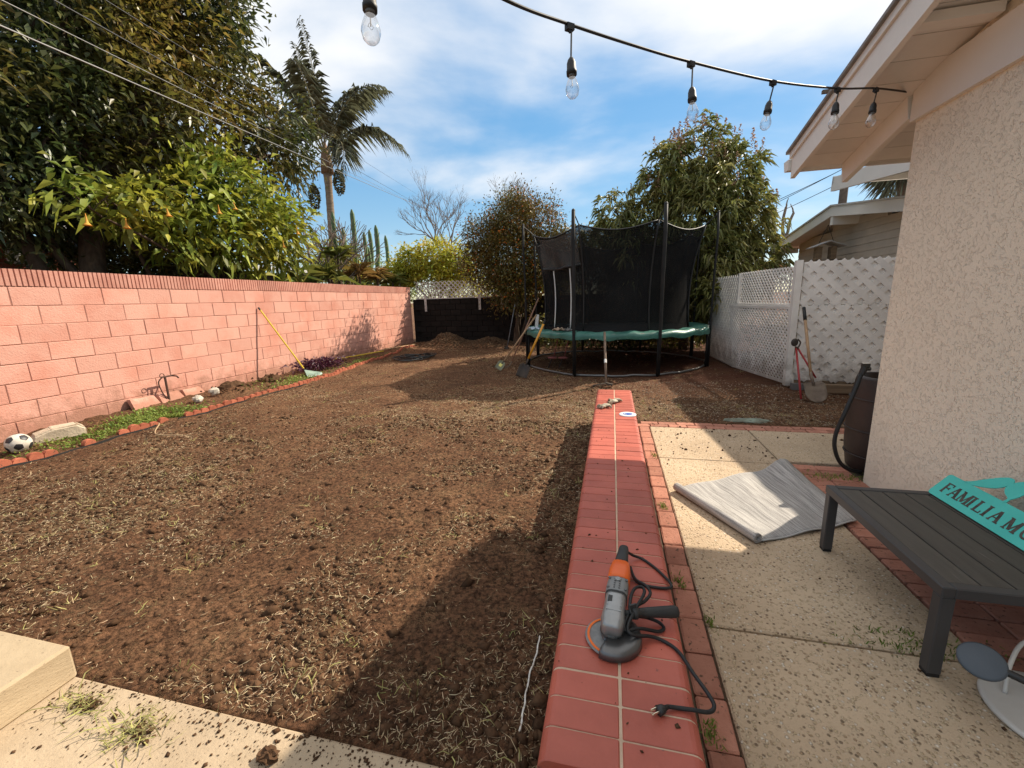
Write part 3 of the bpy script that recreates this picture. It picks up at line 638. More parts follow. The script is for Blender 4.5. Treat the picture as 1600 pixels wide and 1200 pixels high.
# ------------------------------------------------------------------ scalloped terracotta edging and plastic strip
def scallop_mesh():
    pts = []; k = 7; wd = .116
    prof = [(-wd/2, 0)]+[(-wd/2*math.cos(math.pi*i/k), .055+.042*math.sin(math.pi*i/k)) for i in range(k+1)]+[(wd/2, 0)]
    m_ = len(prof); v = [(-.028, a, b) for a, b in prof]+[(-.018, a*.9, b*1.04) for a, b in prof]+[(.018, a*.9, b*1.04) for a, b in prof]+[(.028, a, b) for a, b in prof]
    f = [tuple(range(m_)), tuple(reversed(range(3*m_, 4*m_)))]
    for s in range(3):
        for i in range(m_): f.append((s*m_+i, (s+1)*m_+i, (s+1)*m_+(i+1) % m_, s*m_+(i+1) % m_))
    return newmesh('scallop', v, [tuple(reversed(q)) for q in f], TERRA)
scm = scallop_mesh()
ed = thing('scalloped_edging', 'terracotta scalloped edging bordering the planting bed', 'garden edging', (-5.9, 6, 0))
y = 1.9; i = 0
skip = ((3.10, 3.28), (3.40, 3.62), (4.25, 4.52))
while y < 13.0:
    x = float(edge_x(y)); a = math.atan2(float(edge_x(y+.1))-x, .1)
    if not any(s0 < y < s1 for s0, s1 in skip):
        inst('scallop', scm, (x-.035, y, gz(x+.06, y)-.018+random.uniform(-.018, .012)), ed, (random.uniform(-.12, .12), random.uniform(-.1, .1), -a+random.uniform(-.06, .06)))
    y += .122; i += 1
for (a0, a1) in ((1.7, 3.05), (3.0, 4.1), (4.4, 6.9)):
    pts = [(float(edge_x(q))+.016+random.uniform(-.006, .006), q, gz(float(edge_x(q))+.05, q)) for q in np.linspace(a0, a1, 12)]
    b = MB()
    for p, q in zip(pts[:-1], pts[1:]): b.bar((p[0], p[1], p[2]+.004), (q[0], q[1], q[2]+.004), .008, .04)
    b.build('plastic_strip', PLASTB, ed)

# ------------------------------------------------------------------ things in the planting bed
def lump(name, c, r, m_, label, cat, group=None, jit=.2, rot=0, seg=(12, 8), smooth=False):
    b = MB(); b.ball((0, 0, 0), r, seg[0], seg[1], jit, Matrix.Rotation(rot, 3, 'Z')); b.v = [v+Vector(c) for v in b.v]
    return tag(b.build(name, m_, org=(c[0], c[1], c[2]-r[2]), smooth=smooth), label, cat, group)
t_ = thing('soccer_ball', 'scuffed white and black soccer ball resting by the edging', 'ball', (-6.22, 2.93, .03))
BR = .105; bc = Vector((-6.22, 2.93, .03+BR))
b = MB(); b.ball(bc, BR, 24, 16); b.build('cover', BALLW, t_, smooth=True)
ph = (1+5**.5)/2; rotm = Matrix.Rotation(.4, 3, 'X') @ Matrix.Rotation(.5, 3, 'Z')
for a in (-1, 1):
    for c in (-1, 1):
        for q in ((0, a, c*ph), (a, c*ph, 0), (c*ph, 0, a)):
            d = rotm @ Vector(q).normalized(); u = d.orthogonal().normalized(); w_ = d.cross(u)
            v = [bc+d*(BR+.0014)]; m10 = 10
            for rg_ in (.35, .7, 1):
                for k in range(m10):
                    th_ = k*math.pi*2/m10; an = .37*rg_*(1 if k % 2 == 0 else .86); v.append(bc+(d*math.cos(an)+(u*math.cos(th_)+w_*math.sin(th_))*math.sin(an)).normalized()*(BR+.0014))
            fs = [(0, 1+k, 1+(k+1) % m10) for k in range(m10)]+[(1+r_*m10+k, 1+(r_+1)*m10+k, 1+(r_+1)*m10+(k+1) % m10, 1+r_*m10+(k+1) % m10) for r_ in range(2) for k in range(m10)]
            MB().add(v, fs).build('black_patch', BALLB, t_)
b = MB()
prof = [(-.24, 0), (-.20, .075), (-.05, .115), (.17, .12), (.24, .07), (.23, 0)]
prof = [(a, b_*1.35) for a, b_ in prof]; b.prism(prof, (-6.62, 3.42, .02), (.35, .936, 0), (.06, 0, 1), .17)
bm = bmesh.new(); me = newmesh('r', b.v, b.f, ROCK); bm.from_mesh(me); bmesh.ops.bevel(bm, geom=bm.edges[:], offset=.015, segments=2, affect='EDGES'); bmesh.ops.triangulate(bm, faces=bm.faces[:])
for v in bm.verts: v.co += Vector((random.uniform(-.006, .006) for _ in range(3)))
for v in bm.verts: v.co -= Vector((-6.62, 3.42, .02))
me2 = bpy.data.meshes.new('sandstone_block'); bm.to_mesh(me2); bm.free(); me2.materials.append(ROCK)
tag(inst('sandstone_block', me2, (-6.55, 3.42, .02)), 'long pale sandstone rock lying against the pink wall', 'rock')
lump('white_stone', (-6.44, 5.15, .09), (.065, .085, .06), ROCKW, 'grey white angular stone beside the soil heap', 'stone', 'stones in the bed', .22, .4, (9, 6))
lump('white_stone', (-6.52, 5.52, .13), (.075, .085, .07), ROCKW, 'rounder white stone at the top of the soil heap', 'stone', 'stones in the bed', .16, 0, (9, 6))
for (x, y, r, lab) in ((-6.62, 5.95, .2, 'brown lump of dug soil beside the white stones'), (-6.60, 6.80, .17, 'dark lump of dug soil left of the leaning rake')):
    t_ = thing('soil_heap', lab, 'soil heap', (x, y, .05), 'heaps of dug soil in the bed')
    b = MB(); b.ball((x, y, .06), (r, r*1.2, r*.75), 18, 10, .22); b.build('heap', CLOD, t_)
    q = rng.normal(0, r*.75, (160, 2)); clods('crumbs', np.stack([x+q[:, 0], y+q[:, 1]*1.2, .07+rng.random(160)*.06], 1), rng.uniform(.008, .03, 160), CLOD, t_)['kind'] = 'stuff'
# chunks of pink block leaning along the foot of the wall
for k, (y0, y1, h, lab) in enumerate(((4.62, 5.02, .17, 'broken pink block leaning on the wall left of the tap'), (5.03, 5.42, .16, 'broken pink block leaning on the wall under the tap'), (5.43, 5.80, .15, 'broken pink block leaning on the wall right of the tap'))):
    b = MB(); b.hexa([(WX+.14, y0, .0), (WX+.20, y0, .0), (WX+.20, y1, .0), (WX+.14, y1, .0)], [(WX+.015, y0+.02, h), (WX+.075, y0+.03, h+.01), (WX+.075, y1-.02, h-.01), (WX+.015, y1, h)])
    tag(b.build('block_chunk', PINK, org=(WX+.15, y0, 0)), lab, 'block', 'broken blocks leaning on the pink wall')
t_ = thing('garden_tap', 'rusty standing garden tap in front of the pink wall', 'tap', (-7.06, 5.17, .05))
MB().tube([(-7.06, 5.17, .04), (-7.06, 5.17, .44)], .017, 8).build('riser_pipe', IRON, t_)
MB().tube([(-7.06, 5.11, .44), (-7.06, 5.30, .44)], .014, 8).tube([(-7.06, 5.28, .44), (-6.98, 5.30, .43), (-6.95, 5.30, .40)], .013, 8).build('spout', IRON, t_)
MB().tube([(-7.02, 5.1+.035*math.cos(a), .47+.035*math.sin(a)) for a in np.linspace(0, 6.28, 10)[:-1]], .006, 6, closed=True).build('handle', IRON, t_)
MB().tube(smoothpath([(-7.06, 5.13, .44), (-7.09, 5.08, .36), (-7.08, 5.1, .2), (-7.06, 5.14, .08)]), .009, 6).build('wire', IRON, t_)
# leaf rake leaning on the wall
t_ = thing('leaf_rake', 'yellow handled rake with green fan head leaning on the pink wall', 'rake', (-6.45, 7.62, .05))
top, foot = Vector((-7.175, 7.36, 1.50)), Vector((-6.52, 7.66, .17))
MB().tube([top+(foot-top)*.035, foot], .016, 8).build('handle', YELH, t_); MB().tube([top, top+(foot-top)*.04], .018, 8).build('grip', RUBBER, t_)
MB().tube([foot, foot+(foot-top).normalized()*.12], .012, 8).build('ferrule', DSTEEL, t_)
hb = foot+(foot-top).normalized()*.04
for k in range(15):
    a = (k-7)/7*.55; d = Vector((math.cos(a)*.42+.25, math.sin(a)*.9-.05, 0)); e = hb+Vector((.33*math.cos(a*1.2), .36*math.sin(a)*1.15-.03, 0)); e.z = .055
    b = MB(); b.bar(hb, e, .021, .006).bar(e, e+Vector((.02, .0, -.035)), .02, .006); b.build('tine', GREENP, t_)
b = MB(); pts = [hb+Vector((.17*math.cos((k-7)/7*.66), .18*math.sin((k-7)/7*.63), -.055)) for k in range(15)]; b.tube(pts, .012, 6); b.build('brace', GREENP, t_)
# yellow pole lying in the bed
b = MB(); b.tube([(-7.0, 8.85, .13), (-6.72, 11.3, .10)], .017, 8); o = b.build('lying_pole', YELH, org=(-6.9, 10, .1)); tag(o, 'yellow tool handle lying along the bed behind the purple plant', 'pole')
b = MB(); b.tube([(-6.86, 11.3, .12), (-6.62, 13.2, .09)], .016, 8); o = b.build('lying_pole', mat('worn pale wood pole', (.55, .36, .20), (.45, .28, .15), 8, .7), org=(-6.8, 12, .1)); tag(o, 'short pale wooden pole lying at the far end of the bed', 'pole')
b = MB(); b.tube(smoothpath([(-5.62, 3.93, .09), (-5.5, 3.85, .10), (-5.25, 3.62, .06), (-4.98, 3.72, .03)]), .006, 6); o = b.build('bent_wire', mat('rusty pale wire', (.40, .28, .16), None, rough=.6), org=(-5.3, 3.8, .03)); tag(o, 'bent pale wire sticking out of the soil by the edging', 'wire')
# ground cover
def cover(name, lab, cx, cy, sx, sy, n_, sz, cat='weeds', group=None):
    q = rng.normal(0, .5, (n_, 2)); x = np.clip(cx+q[:, 0]*sx, -7.1, edge_x(cy+q[:, 1]*sy)-.06); y = cy+q[:, 1]*sy
    P = np.stack([x, y, ground_z(x, y)+rng.random(n_)*sz*.8], 1); D = rng.normal(0, .7, (n_, 3)); D[:, 2] = np.abs(D[:, 2])*.6+.15
    o = blades(name, P, D, rng.uniform(.5, 1.2, n_)*sz, rng.uniform(.25, .5, n_)*sz, WEED, curl=.2); return tag(o, lab, cat, group, 'stuff')
cover('ground_cover', 'bright green low weeds carpeting the bed before the tap', -6.25, 4.35, .42, .62, 2300, .045)
cover('ground_cover', 'thin green weeds between the sandstone rock and edging', -6.15, 3.45, .3, .8, 800, .04)
cover('ground_cover', 'green weeds around the rake head', -6.3, 7.1, .4, .9, 800, .045)
cover('ground_cover', 'green weeds beyond the purple plant', -6.3, 9.6, .3, 1.3, 600, .045)

# purple plant
def leafmesh(name, P, D, L, Wd, mat_, parent, droop=.15, fold=.12):
    """folded leaves: 5 vertices, 4 triangles each"""
    n = len(P); D = D/np.maximum(np.linalg.norm(D, axis=1, keepdims=True), 1e-6)
    rv = rng.normal(0, .6, (n, 3)); rv[:, 2] += 1; S = np.cross(D, rv); S /= np.maximum(np.linalg.norm(S, axis=1, keepdims=True), 1e-6); Nn = np.cross(S, D)
    L = L[:, None]; Wd = Wd[:, None]/2
    dr = np.array([0, 0, -1.])*L*droop
    v = np.stack([P, P+D*L*.45+S*Wd+Nn*Wd*fold, P+D*L*.45-S*Wd+Nn*Wd*fold, P+D*L*.5-Nn*Wd*fold+dr*.3, P+D*L+dr], 1).reshape(-1, 3)
    b = (np.arange(n)*5)[:, None]; T = np.stack([b+[0, 2, 3], b+[0, 3, 1], b+[3, 2, 4], b+[1, 3, 4]], 1).reshape(-1, 3)
    return np_mesh(name, v, T, mat_, parent)
t_ = thing('purple_plant', 'low dark purple leaved plant at the foot of the pink wall', 'plant', (-6.75, 8.35, .05))
n = 900; q = rng.normal(0, .17, (n, 2)); P = np.stack([-6.72+q[:, 0], 8.4+q[:, 1]*1.7, .05+rng.random(n)*.20], 1); D = np.stack([q[:, 0], q[:, 1]*1.5, rng.uniform(.0, .35, n)], 1)+rng.normal(0, .12, (n, 3))
leafmesh('leaves', P, D, rng.uniform(.07, .15, n), rng.uniform(.025, .045, n), LEAFPUR, t_, .3)
b = MB()
for k in range(12):
    a = random.uniform(0, 6.28); b.tube([(-6.72, 8.4, .03), (-6.72+.2*math.cos(a), 8.4+.3*math.sin(a), random.uniform(.12, .25))], .006, 5)
b.build('stems', LEAFPUR, t_)

# ------------------------------------------------------------------ black back wall, lattice above it
kw = thing('black_wall', 'black painted block wall closing the far end of the yard', 'wall', (-2, 14.7, 0))
kb = cbox('block', (.395, .10, .192), .006, BLACKWALL)
for r_ in range(8):
    for i in range(26):
        x = -7.0+.405*i+(.2 if r_ % 2 else 0)
        if x < 3.0: inst('block', kb, (x, 14.65+random.uniform(-.003, .003), .1+.2025*r_), kw)
MB().box((-2, 14.72, .8), (10.6, .1, 1.64)).build('mortar_core', BLACKWALL, kw)
def lattice(parent, o, u, vv, wd, ht, pitch, sw_, th, m_, name='slat', step=1.0):
    """crossed diagonal slats over a wd x ht panel; o corner, u/v unit axes"""
    o, u, vv = Vector(o), Vector(u).normalized(), Vector(vv).normalized(); nn = u.cross(vv).normalized()
    for lay, sg in ((0, 1), (1, -1)):
        k = -ht
        while k < wd:
            # line from (k,0) going up at 45 degrees (sg=1) or mirrored
            a0, b0, a1, b1 = k, 0, k+ht, ht
            if a0 < 0: b0 = -a0; a0 = 0
            if a1 > wd: b1 -= a1-wd; a1 = wd
            if a1-a0 > sw_*.7:
                if sg < 0: a0, a1 = wd-a0, wd-a1
                p = o+u*a0+vv*b0+nn*th*(lay*step+.5); q = o+u*a1+vv*b1+nn*th*(lay*step+.5)
                MB().bar(p, q, sw_, th*.96, nn).build(name, m_, parent)
            k += pitch
bf = thing('lattice_screen', 'white lattice screen mounted along the black wall', 'lattice', (-5, 14.6, 1.6))
for k in range(2):
    x0 = -7.12+2.36*k
    lattice(bf, (x0, 14.6, 1.64), (1, 0, 0), (0, 0, 1), 2.33, .60, .165, .034, .007, WHITEWOOD)
    MB().box((x0+1.165, 14.585, 1.635), (2.33, .028, .035)).build('rail', WHITEWOOD, bf); 
for x, zb in ((-6.74, 1.17), (-4.64, 1.19), (-3.82, 1.19)):
    br_ = MB(); br_.box((x, 14.565, (zb+1.75)/2), (.085, .02, 1.75-zb)); p_ = br_.build('bracket', WHITEWOOD, bf)
    for zz in (zb+.08, zb+.2, zb+.32): MB().tube([(x, 14.556, zz), (x, 14.55, zz)], .010, 8).build('bolt', DSTEEL, p_)
# ------------------------------------------------------------------ trampoline
TC = Vector((.03, 10.06, 0)); TR = 2.02
tr = thing('trampoline', 'round trampoline with green pad and black enclosure net', 'trampoline', TC)
angs = [math.radians(-110.5+44.5*k) for k in range(8)]
angs = [math.radians(-111+45*k) for k in range(8)]
def pol(r, a, z): return Vector((TC.x+r*math.cos(a), TC.y+r*math.sin(a), z))
MB().tube([pol(TR, a, .80) for a in np.linspace(0, 2*math.pi, 65)[:-1]], .024, 8, closed=True).build('frame_ring', GALV, tr, True)
MB().tube([pol(TR-.02, a, gz(TC.x+TR*math.cos(a), TC.y+TR*math.sin(a))+.03) for a in np.linspace(0, 2*math.pi, 65)[:-1]], .020, 8, closed=True).build('base_ring', GALV, tr, True)
# mat
b = MB(); b.lathe([(0.001, .785), (1.0, .79), (1.70, .80), (1.70, .806), (1.0, .797), (.001, .792)], 48, TC); b.build('jumping_mat', TMAT, tr, True)
# springs
b = MB()
for k in range(72):
    a = 2*math.pi*k/72; b.tube([pol(1.70, a, .80), pol(2.0, a, .80)], .008, 5)
b.build('springs', GALV, tr)
# pad segments
for k in range(8):
    a0, a1 = angs[k]+.008, angs[k]+math.pi/4-.008; v = []; f = []; nseg = 14
    pr = [(1.66, .812), (1.72, .838), (1.86, .848), (2.0, .842), (2.065, .815), (2.075, .77), (2.07, .715)]
    for i in range(nseg+1):
        a = a0+(a1-a0)*i/nseg
        for j, (r, z) in enumerate(pr):
            dz = random.uniform(-.008, .008)+.012*math.sin(i*1.3+k*2+j*.6)
            if j == len(pr)-1: dz += .012*math.sin(i*.8+k)
            v.append(pol(r+random.uniform(-.006, .006), a, z+dz))
    m_ = len(pr)
    for i in range(nseg):
        for j in range(m_-1): f.append((i*m_+j, i*m_+j+1, (i+1)*m_+j+1, (i+1)*m_+j))
    MB().add(v, [tuple(reversed(q)) for q in f]).build('pad', PADG, tr, True)
tops = []
for k, a in enumerate(angs):
    g0 = gz(TC.x+TR*math.cos(a), TC.y+TR*math.sin(a))
    MB().tube([pol(TR+.01, a, g0-.02), pol(TR+.01, a, .82)], .026, 10).build('leg', BLACKM, tr, True)
    rp = TR+.055
    pth = [pol(rp, a, .02), pol(rp, a, .85), pol(rp+.01, a, 1.9), pol(rp+.03, a, 2.6), pol(rp+.02, a, 3.06)]
    po = MB(); po.tube(pth, [.026, .030, .036, .036, .034] if k < 2 else .022, 10); po_ = po.build('pole', BLACKM, tr, True); MB().ball(pol(rp+.02, a, 3.065), .034 if k < 2 else .024, 10, 6).build('pole_cap', RUBBER, po_, True)
    MB().tube([pol(rp+.02, a, 3.03), pol(1.96, a, 2.93), pol(1.86, a, 2.84)], .011, 6).build('strap', RUBBER, tr)
# netting: one panel per bay, drawn in between the poles
def net_pt(a, z):
    k = 0; ph_ = ((a-angs[0]) % (math.pi/4))/(math.pi/4); sag = math.sin(math.pi*ph_)
    t = (z-.82)/(2.84-.82); r = 1.64+.22*max(0, t)**2.2-.05*math.sin(math.pi*min(t, 1))
    r -= sag*(.03+.05*t)
    return pol(r, a, z-sag*.13*max(0, t)**2)
netp = None
for k in range(8):
    v = []; f = []; na, nz_ = 12, 10
    for i in range(na+1):
        for j in range(nz_+1): v.append(net_pt(angs[k]+math.pi/4*i/na*.9999+1e-5, .82+(2.84-.82)*j/nz_))
    for i in range(na):
        for j in range(nz_): f.append((i*(nz_+1)+j, (i+1)*(nz_+1)+j, (i+1)*(nz_+1)+j+1, i*(nz_+1)+j+1))
    nn_ = MB().add(v, f).build('net_panel', NET, tr, True)
    MB().tube([net_pt(angs[k]+math.pi/4*i/na*.999+1e-4, 2.84) for i in range(na+1)], .014, 6).build('net_hem', RUBBER, nn_, True)
    MB().tube([net_pt(angs[k]+1e-4, .82+(2.84-.82)*j/10)+Vector((math.cos(angs[k]), math.sin(angs[k]), 0))*.012 for j in range(11)], .016, 6).build('net_sleeve', RUBBER, nn_, True)
# the door flap hanging in the left front bay
ad0, ad1 = angs[7]+.12, angs[7]+math.pi/4-.03
v = []; f = []
for i in range(13):
    a = ad0+(ad1-ad0)*i/12
    for j in range(9):
        z = 2.16+(2.80-2.16)*j/8; p = net_pt(a, z); d = Vector((math.cos(a), math.sin(a), 0)); v.append(p+d*(.03+.05*math.sin(i*.9+j*.5)*(1-j/8)+.03*(1-j/8)))
for i in range(12):
    for j in range(8): f.append((i*9+j, (i+1)*9+j, (i+1)*9+j+1, i*9+j+1))
fl = MB().add(v, f).build('door_flap', NETF, tr, True)
MB().tube([v[i*9]+Vector((0, 0, -.01)) for i in range(13)], .026, 6).build('door_hem', RUBBER, fl, True)
for aa in (angs[7]+.30, angs[7]+.60):
    MB().tube([net_pt(aa, z)+Vector((math.cos(aa), math.sin(aa), 0))*.03 for z in np.linspace(2.12, .90, 9)], .013, 6).build('zip_tape', PIPEW, tr, True)
# things on the trampoline edge
t_ = thing('white_board', 'white board standing on the trampoline pad', 'board', (-1.63, 9.25, .85)); MB().box((-1.63, 9.25, 1.0), (.07, .03, .33), Matrix.Rotation(.10, 3, 'Y')).build('panel', PIPEW, t_); MB().box((-1.63, 9.25, .845), (.1, .08, .012)).build('foot', PIPEW, t_)
def rag(name, c, s_, m_, lab, cat):
    v = []; f = []; k = 9
    for i in range(k):
        for j in range(k):
            x = (i/(k-1)-.5)*s_; y = (j/(k-1)-.5)*s_*.7; v.append(Vector(c)+Vector((x+random.uniform(-.012, .012), y+random.uniform(-.012, .012), max(0, .06*math.sin(i*1.3)*math.cos(j*1.1)+random.uniform(0, .025))*math.exp(-((x/s_*2)**2+(y/s_*2)**2)*.6)+.004)))
    for i in range(k-1):
        for j in range(k-1): f.append((i*k+j, (i+1)*k+j, (i+1)*k+j+1, i*k+j+1))
    b = MB().add(v, f); o = b.build(name, m_, org=c); so_ = o.modifiers.new('solid', 'SOLIDIFY'); so_.thickness = .006; return tag(o, lab, cat)
rag('cloth_heap', (-1.66, 9.0, .855), .26, mat('pale blue cloth', (.38, .46, .55), (.55, .58, .60), 12, .9), 'crumpled pale blue cloth on the left of the green pad', 'cloth')
rag('cloth_heap', (-1.06, 8.57, .86), .24, mat('tan cloth', (.42, .31, .22), (.28, .19, .13), 12, .9), 'crumpled tan rag on the green pad', 'cloth')
rag('cloth_heap', (-.86, 8.46, .86), .15, mat('black and white cloth', (.03, .03, .03), (.35, .33, .31), 14, .9), 'small dark rag on the green pad beside the tan one', 'cloth')

# ------------------------------------------------------------------ tools around the trampoline
def shaft(t, p, q, r, m_, name='handle', n=8): return MB().tube([p, q], r, n).build(name, m_, t, True)
def blade(t, at_, dirv, face, wd, ln, m_, pointed=False, name='blade'):
    """a dished shovel blade growing from at_ along dirv, its face towards face"""
    d = Vector(dirv).normalized(); f_ = Vector(face); s_ = d.cross(f_).normalized(); f_ = s_.cross(d).normalized(); v = []; fs = []; nu, nv = 8, 8
    for j in range(nv+1):
        tt = j/nv; wv = wd/2*(min(1, .55+tt*3) if not pointed else min(1, .6+tt*3)*(1 if tt < .55 else math.sqrt(max(.0, 1-((tt-.55)/.45)**2*.92))))
        for i in range(nu+1):
            q = i/nu*2-1; v.append(Vector(at_)+d*ln*tt+s_*wv*q+f_*(.035*q*q*(1-.5*tt)-.01*tt))
    k = nu+1
    for j in range(nv):
        for i in range(nu): fs.append((j*k+i, j*k+i+1, (j+1)*k+i+1, (j+1)*k+i))
    o = MB().add(v, fs).build(name, m_, t, True); sd = o.modifiers.new('solid', 'SOLIDIFY'); sd.thickness = .004; return o
t_ = thing('garden_spade', 'amber handled dark spade leaning on the trampoline', 'spade', (-1.72, 7.9, 0))
a, c = Vector((-1.30, 8.12, 1.02)), Vector((-1.59, 7.98, .36)); shaft(t_, a, c, .022, ORAH); MB().tube([a, a+(a-c).normalized()*.09], .024, 8).build('grip', RUBBER, t_)
d = (Vector((-1.72, 7.90, .02))-c).normalized(); shaft(t_, c, c+d*.14, .016, DSTEEL, 'socket'); blade(t_, c+d*.12, d, (0, -1, .2), .23, .28, DSTEEL)
t_ = thing('square_shovel', 'wooden handled square shovel with yellow sticker leaning on the trampoline', 'shovel', (-2.38, 8.55, 0))
a, c = Vector((-1.62, 9.15, 1.16)), Vector((-2.26, 8.66, .21)); shaft(t_, a, c, .019, WOODH); d = (Vector((-2.41, 8.54, .01))-c).normalized()
shaft(t_, c, c+d*.1, .014, DSTEEL, 'socket'); bl_ = blade(t_, c+d*.03, d, (0, -1, .35), .17, .2, mat('pale grey green shovel paint', (.22, .23, .15), (.15, .15, .10), 8, .6))
s_ = d.cross(Vector((0, -1, .35))).normalized(); f_ = s_.cross(d).normalized(); MB().prism([(-.035, -.03), (.04, -.03), (.035, .035), (-.03, .04)], c+d*.12+f_*.016, s_, d, .003).build('sticker', mat('yellow sticker', (.72, .66, .20), None, rough=.6), t_)
t_ = thing('long_hoe', 'long red brown handled hoe leaning behind the square shovel', 'hoe', (-2.2, 8.6, 0))
a, c = Vector((-1.60, 9.35, 1.52)), Vector((-2.12, 8.78, .18)); shaft(t_, a, c, .016, mat('reddish wood', (.30, .16, .10), (.22, .11, .07), 10, .7)); MB().tube(smoothpath([c, c+Vector((-.05, -.05, -.09)), c+Vector((-.16, -.06, -.14)), c+Vector((-.26, -.08, -.16))]), .011, 7).build('tine', RUSTY, t_)
t_ = thing('dark_pole_tool', 'thin grey pole standing against the citrus tree', 'pole', (-3.16, 12.5, 0)); shaft(t_, (-3.16, 12.5, .02), (-2.95, 12.85, 1.36), .016, mat('worn grey handle', (.16, .17, .18), (.10, .10, .11), 8, .6)); blade(t_, (-3.16, 12.5, .10), (-.05, -.1, -1), (0, -1, .2), .16, .12, DSTEEL)
t_ = thing('mattock', 'grubbing mattock leaning on the front of the green pad', 'mattock', (-.08, 7.05, 0))
a, c = Vector((-.13, 7.93, .86)), Vector((-.08, 7.1, .06)); shaft(t_, a, c, .022, mat('dirty old wood', (.13, .085, .06), (.20, .14, .10), 9, .8), n=8); MB().tube([a*.45+c*.55, a*.38+c*.62], .0235, 8).build('paint_ring', PIPEW, t_)
MB().bar((-.30, 7.08, .025), (-.08, 7.08, .07), .07, .016).bar((-.08, 7.08, .07), (.03, 7.08, .045), .045, .03).build('head', DSTEEL, t_)
for (dx, lab) in ((0, 'pink footed tool under the left of the trampoline'), (.23, 'pink footed tool beside the first one under the trampoline')):
    t_ = thing('folded_pipe', lab, 'tool', (-1.25+dx, 9.0, 0), 'pink tools under the trampoline')
    m_ = mat('faded pink plastic', (.30, .10, .09), (.22, .08, .07), 8, .7); shaft(t_, (-1.12+dx, 9.0, .68), (-1.22+dx, 9.0, .28), .013, m_, 'rod'); MB().ball((-1.25+dx, 8.97, .24), (.11, .05, .03), 12, 7).build('foot', m_, t_, True); MB().tube([(-1.35+dx, 8.97, .0), (-1.25+dx, 8.97, .24)], .012, 6).build('stand', BLACKM, t_)
# black hose coil on the soil
b = MB(); pts = []
for k in range(150):
    a = k*.34; r = .32+.16*math.sin(k*.21)+.05*math.sin(k*.77); x = -5.28+r*1.25*math.cos(a)+.12*math.sin(k*.13); y = 10.5+r*1.5*math.sin(a); pts.append((x, y, gz(x, y)+.03+.05*abs(math.sin(k*.45))))
b.tube(pts, .013, 6); tag(b.build('hose_coil', RUBBER, org=(-5.28, 10.5, 0), smooth=True), 'tangled black hose lying on the soil near the bed', 'hose')

# ------------------------------------------------------------------ white lattice fence on the right
FC = Vector((2.76, 7.34, 0)); FM = Vector((2.44, 9.24, 0)); FF = Vector((2.33, 11.3, 0)); FR_ = Vector((4.9, 7.05, 0))
fn = thing('lattice_fence', 'white lattice fence with solid backed panels beside the patio', 'fence', FC)
Z = Vector((0, 0, 1))
MB().box((FC.x-.03, FC.y, 1.0), (.09, .09, 1.92)).build('post', WHITE, fn); MB().box((FM.x, FM.y, .95), (.06, .06, 1.86)).build('post', WHITE, fn)
u = (FR_-FC).normalized(); nn = u.cross(Z)
o0 = FC+u*.04
for z0, z1 in ((.13, 1.285), (1.295, 1.93)):
    MB().bar(o0+Z*(z0+z1)/2, o0+u*2.1+Z*(z0+z1)/2, z1-z0, .008, nn).build('backing_panel', WHITE, fn)
    ln = 2.1; ht = z1-z0
    lattice(fn, o0+Z*z0+nn*.005, u, Z, ln, ht, .205, .078, .022, WHITE, step=.03)
MB().bar(o0+Z*.07-nn*.02, o0+u*2.1+Z*.07-nn*.02, .10, .05, nn).build('bottom_rail', LUMBER, fn)
# left return: upper lattice strip, and a fixed far panel
u2 = (FM-FC).normalized(); n2 = Z.cross(u2)
lattice(fn, FC+u2*.06+Z*1.30+n2*.0, u2, Z, (FM-FC).length-.06, .58, .092, .028, .006, WHITE)
MB().bar(FC+u2*.03+Z*1.29+n2*.012, FM+Z*1.29+n2*.012, .05, .03, Z).build('rail', WHITE, fn)
u3 = (FF-FM).normalized(); lattice(fn, FM+Z*.05, u3, Z, (FF-FM).length, 1.80, .115, .045, .008, WHITE)
MB().bar(FM+Z*.04, FF+Z*.04, .05, .03, Z).build('rail', WHITE, fn)
gt = thing('lattice_gate', 'white lattice gate panel leaning out below the upper fence strip', 'gate', FM)
gA = FM+Vector((-.03, -.05, .06)); gB = Vector((2.70, 7.36, .06)); gB0 = Vector((2.80, 7.30, .06)); tl_ = Vector((.0, .0, 1.2))
u4 = (gB0-gA).normalized(); up4 = (Vector((2.70, 7.40, 1.26))-gB0).normalized(); wdt = (gB0-gA).length
lattice(gt, gA+u4*.04, u4, up4, wdt-.08, 1.19, .090, .032, .006, WHITE)
for p, q in ((gA, gB0), (gA+up4*1.2, gB0+up4*1.2)): MB().bar(p, q, .045, .03, u4.cross(up4)).build('rail', WHITE, gt)
for p in (gA+u4*.02, gB0-u4*.02): MB().bar(p, p+up4*1.2, .05, .032, u4.cross(up4)).build('stile', WHITE, gt)
MB().box((2.84, 7.24, .04), (.16, .09, .10)).build('foot_block', mat('grey footing', (.13, .12, .11), None, rough=.9), gt)
# lumber under the front panel
tag(MB().box((3.55, 7.02, .06), (1.0, .09, .12)).build('timber_beam', LUMBER, org=(3.55, 7.02, 0)), 'dark timber beam lying under the lattice panel', 'timber')
tag(MB().box((3.62, 6.55, .075), (.14, .5, .15), Matrix.Rotation(-.18, 3, 'Z')).build('timber_block', mat('paler lumber', (.36, .25, .15), (.27, .18, .11), 8, .8), org=(3.62, 6.55, 0)), 'paler short timber block in front of the dark beam', 'timber')
